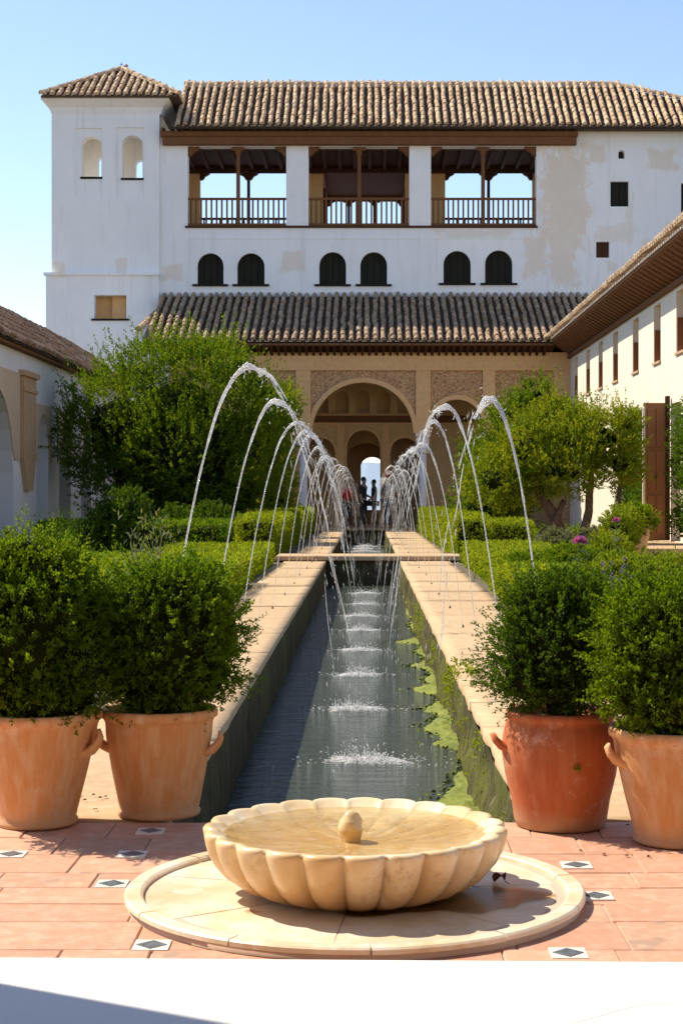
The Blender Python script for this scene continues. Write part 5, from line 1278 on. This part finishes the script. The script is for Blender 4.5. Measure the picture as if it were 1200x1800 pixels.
def person(label, loc, rz, top, trousers, hair, h=1.7, arm=0.0, cap=None, bend=0.0):
    s_ = h/1.72; t = tag(empty('person', loc, rz), label, 'person'); Z = lambda x, y, z: (x*s_, (y-bend*max(0, z-.95))*s_, z*s_)
    P_ = [Z(0, 0, .93), Z(0, 0, 1.10), Z(0, .01, 1.28), Z(0, 0, 1.42), Z(0, -.01, 1.50), Z(0, -.02, 1.56), Z(0, -.02, 1.66),
          Z(.17, 0, 1.40), Z(.22, .02, 1.13), Z(.23+arm*.1, -.05-arm*.18, .90+arm*.12), Z(.23+arm*.12, -.09-arm*.25, .82+arm*.16), Z(-.17, 0, 1.40), Z(-.22, .02, 1.13), Z(-.23, -.05, .90), Z(-.23, -.09, .82),
          Z(.09, 0, .86), Z(.105, -.03, .48), Z(.11, .02, .08), Z(.12, -.13, .035), Z(-.09, 0, .86), Z(-.105, .03, .48), Z(-.12, .06, .08), Z(-.13, -.09, .035)]
    E = [(0, 1), (1, 2), (2, 3), (3, 4), (4, 5), (5, 6), (3, 7), (7, 8), (8, 9), (9, 10), (3, 11), (11, 12), (12, 13), (13, 14), (0, 15), (15, 16), (16, 17), (17, 18), (0, 19), (19, 20), (20, 21), (21, 22)]
    r = [(.15, .10), (.135, .10), (.155, .105), (.13, .09), .055, (.075, .09), (.062, .075), .06, .045, .034, .036, .06, .045, .034, .036, .085, .058, .042, .038, .085, .058, .042, .038]
    r = [tuple(q*s_ for q in x) if hasattr(x, '__len__') else x*s_ for x in r]
    skinmesh('body', P_, E, r, SK, t)
    g_ = lambda x, k=1.14: tuple(q*k for q in x) if hasattr(x, '__len__') else x*k
    ii = [0, 1, 2, 3, 7, 8, 11, 12]; mp = {q: i for i, q in enumerate(ii)}
    skinmesh('shirt', [P_[q] for q in ii], [(mp[a], mp[c_]) for a, c_ in E if a in mp and c_ in mp], [g_(r[q], 1.16) for q in ii], top, t)
    ii = [0, 15, 16, 17, 19, 20, 21]; mp = {q: i for i, q in enumerate(ii)}
    skinmesh('trousers', [P_[q] for q in ii], [(mp[a], mp[c_]) for a, c_ in E if a in mp and c_ in mp], [g_(r[q], 1.22) for q in ii], trousers, t)
    hx = Vector(P_[6]); b = MB()
    b.lathe([(.001, .085), (.05, .07), (.082, .03), (.09, -.01), (.084, -.05), (.06, -.08)], 16, (hx.x, hx.y+.018, hx.z+.01)); b.build('hair' if not cap else 'cap', cap or hair, t)
    for sx in (-1, 1): b = MB(); b.lathe([(.001, -.02), (.012, -.012), (.014, 0), (.012, .012), (.001, .02)], 8, (hx.x+sx*.082, hx.y, hx.z-.03)); b.build('ear', SK, t)
    b = MB(); b.tube([(hx.x, hx.y-.085, hx.z-.01), (hx.x, hx.y-.105, hx.z-.04), (hx.x, hx.y-.085, hx.z-.05)], [.008, .014, .008], 6); b.build('nose', SK, t)
    return t
blk = flat('black_cloth', (.025, .025, .03)); nav = flat('navy_cloth', (.03, .04, .08)); red = flat('red_cloth', (.55, .03, .03)); gry = flat('grey_cloth', (.12, .12, .12)); wht = flat('white_cloth', (.6, .6, .58)); hr = flat('dark_hair', (.02, .014, .01))
person('person in dark clothes standing on the left of the bright archway', (-.13, 58.6, .04), 1.2, blk, blk, hr, 1.78, .9)
person('person with short dark hair silhouetted in the bright archway', (.26, 62.2, .04), -1.4, nav, gry, hr, 1.72, .8)
person('person in a red top half hidden behind the left water jets', (-.72, 57.2, .04), .6, red, blk, hr, 1.68, .3)
person('person wearing a red cap at the right of the archway', (.72, 57.4, .04), 2.4, gry, nav, hr, 1.9, .4, cap=red)
person('person in a pale shirt standing in shade beneath the left tree', (-3.9, 46.0, 0), 2.0, wht, nav, hr, 1.7, .2)
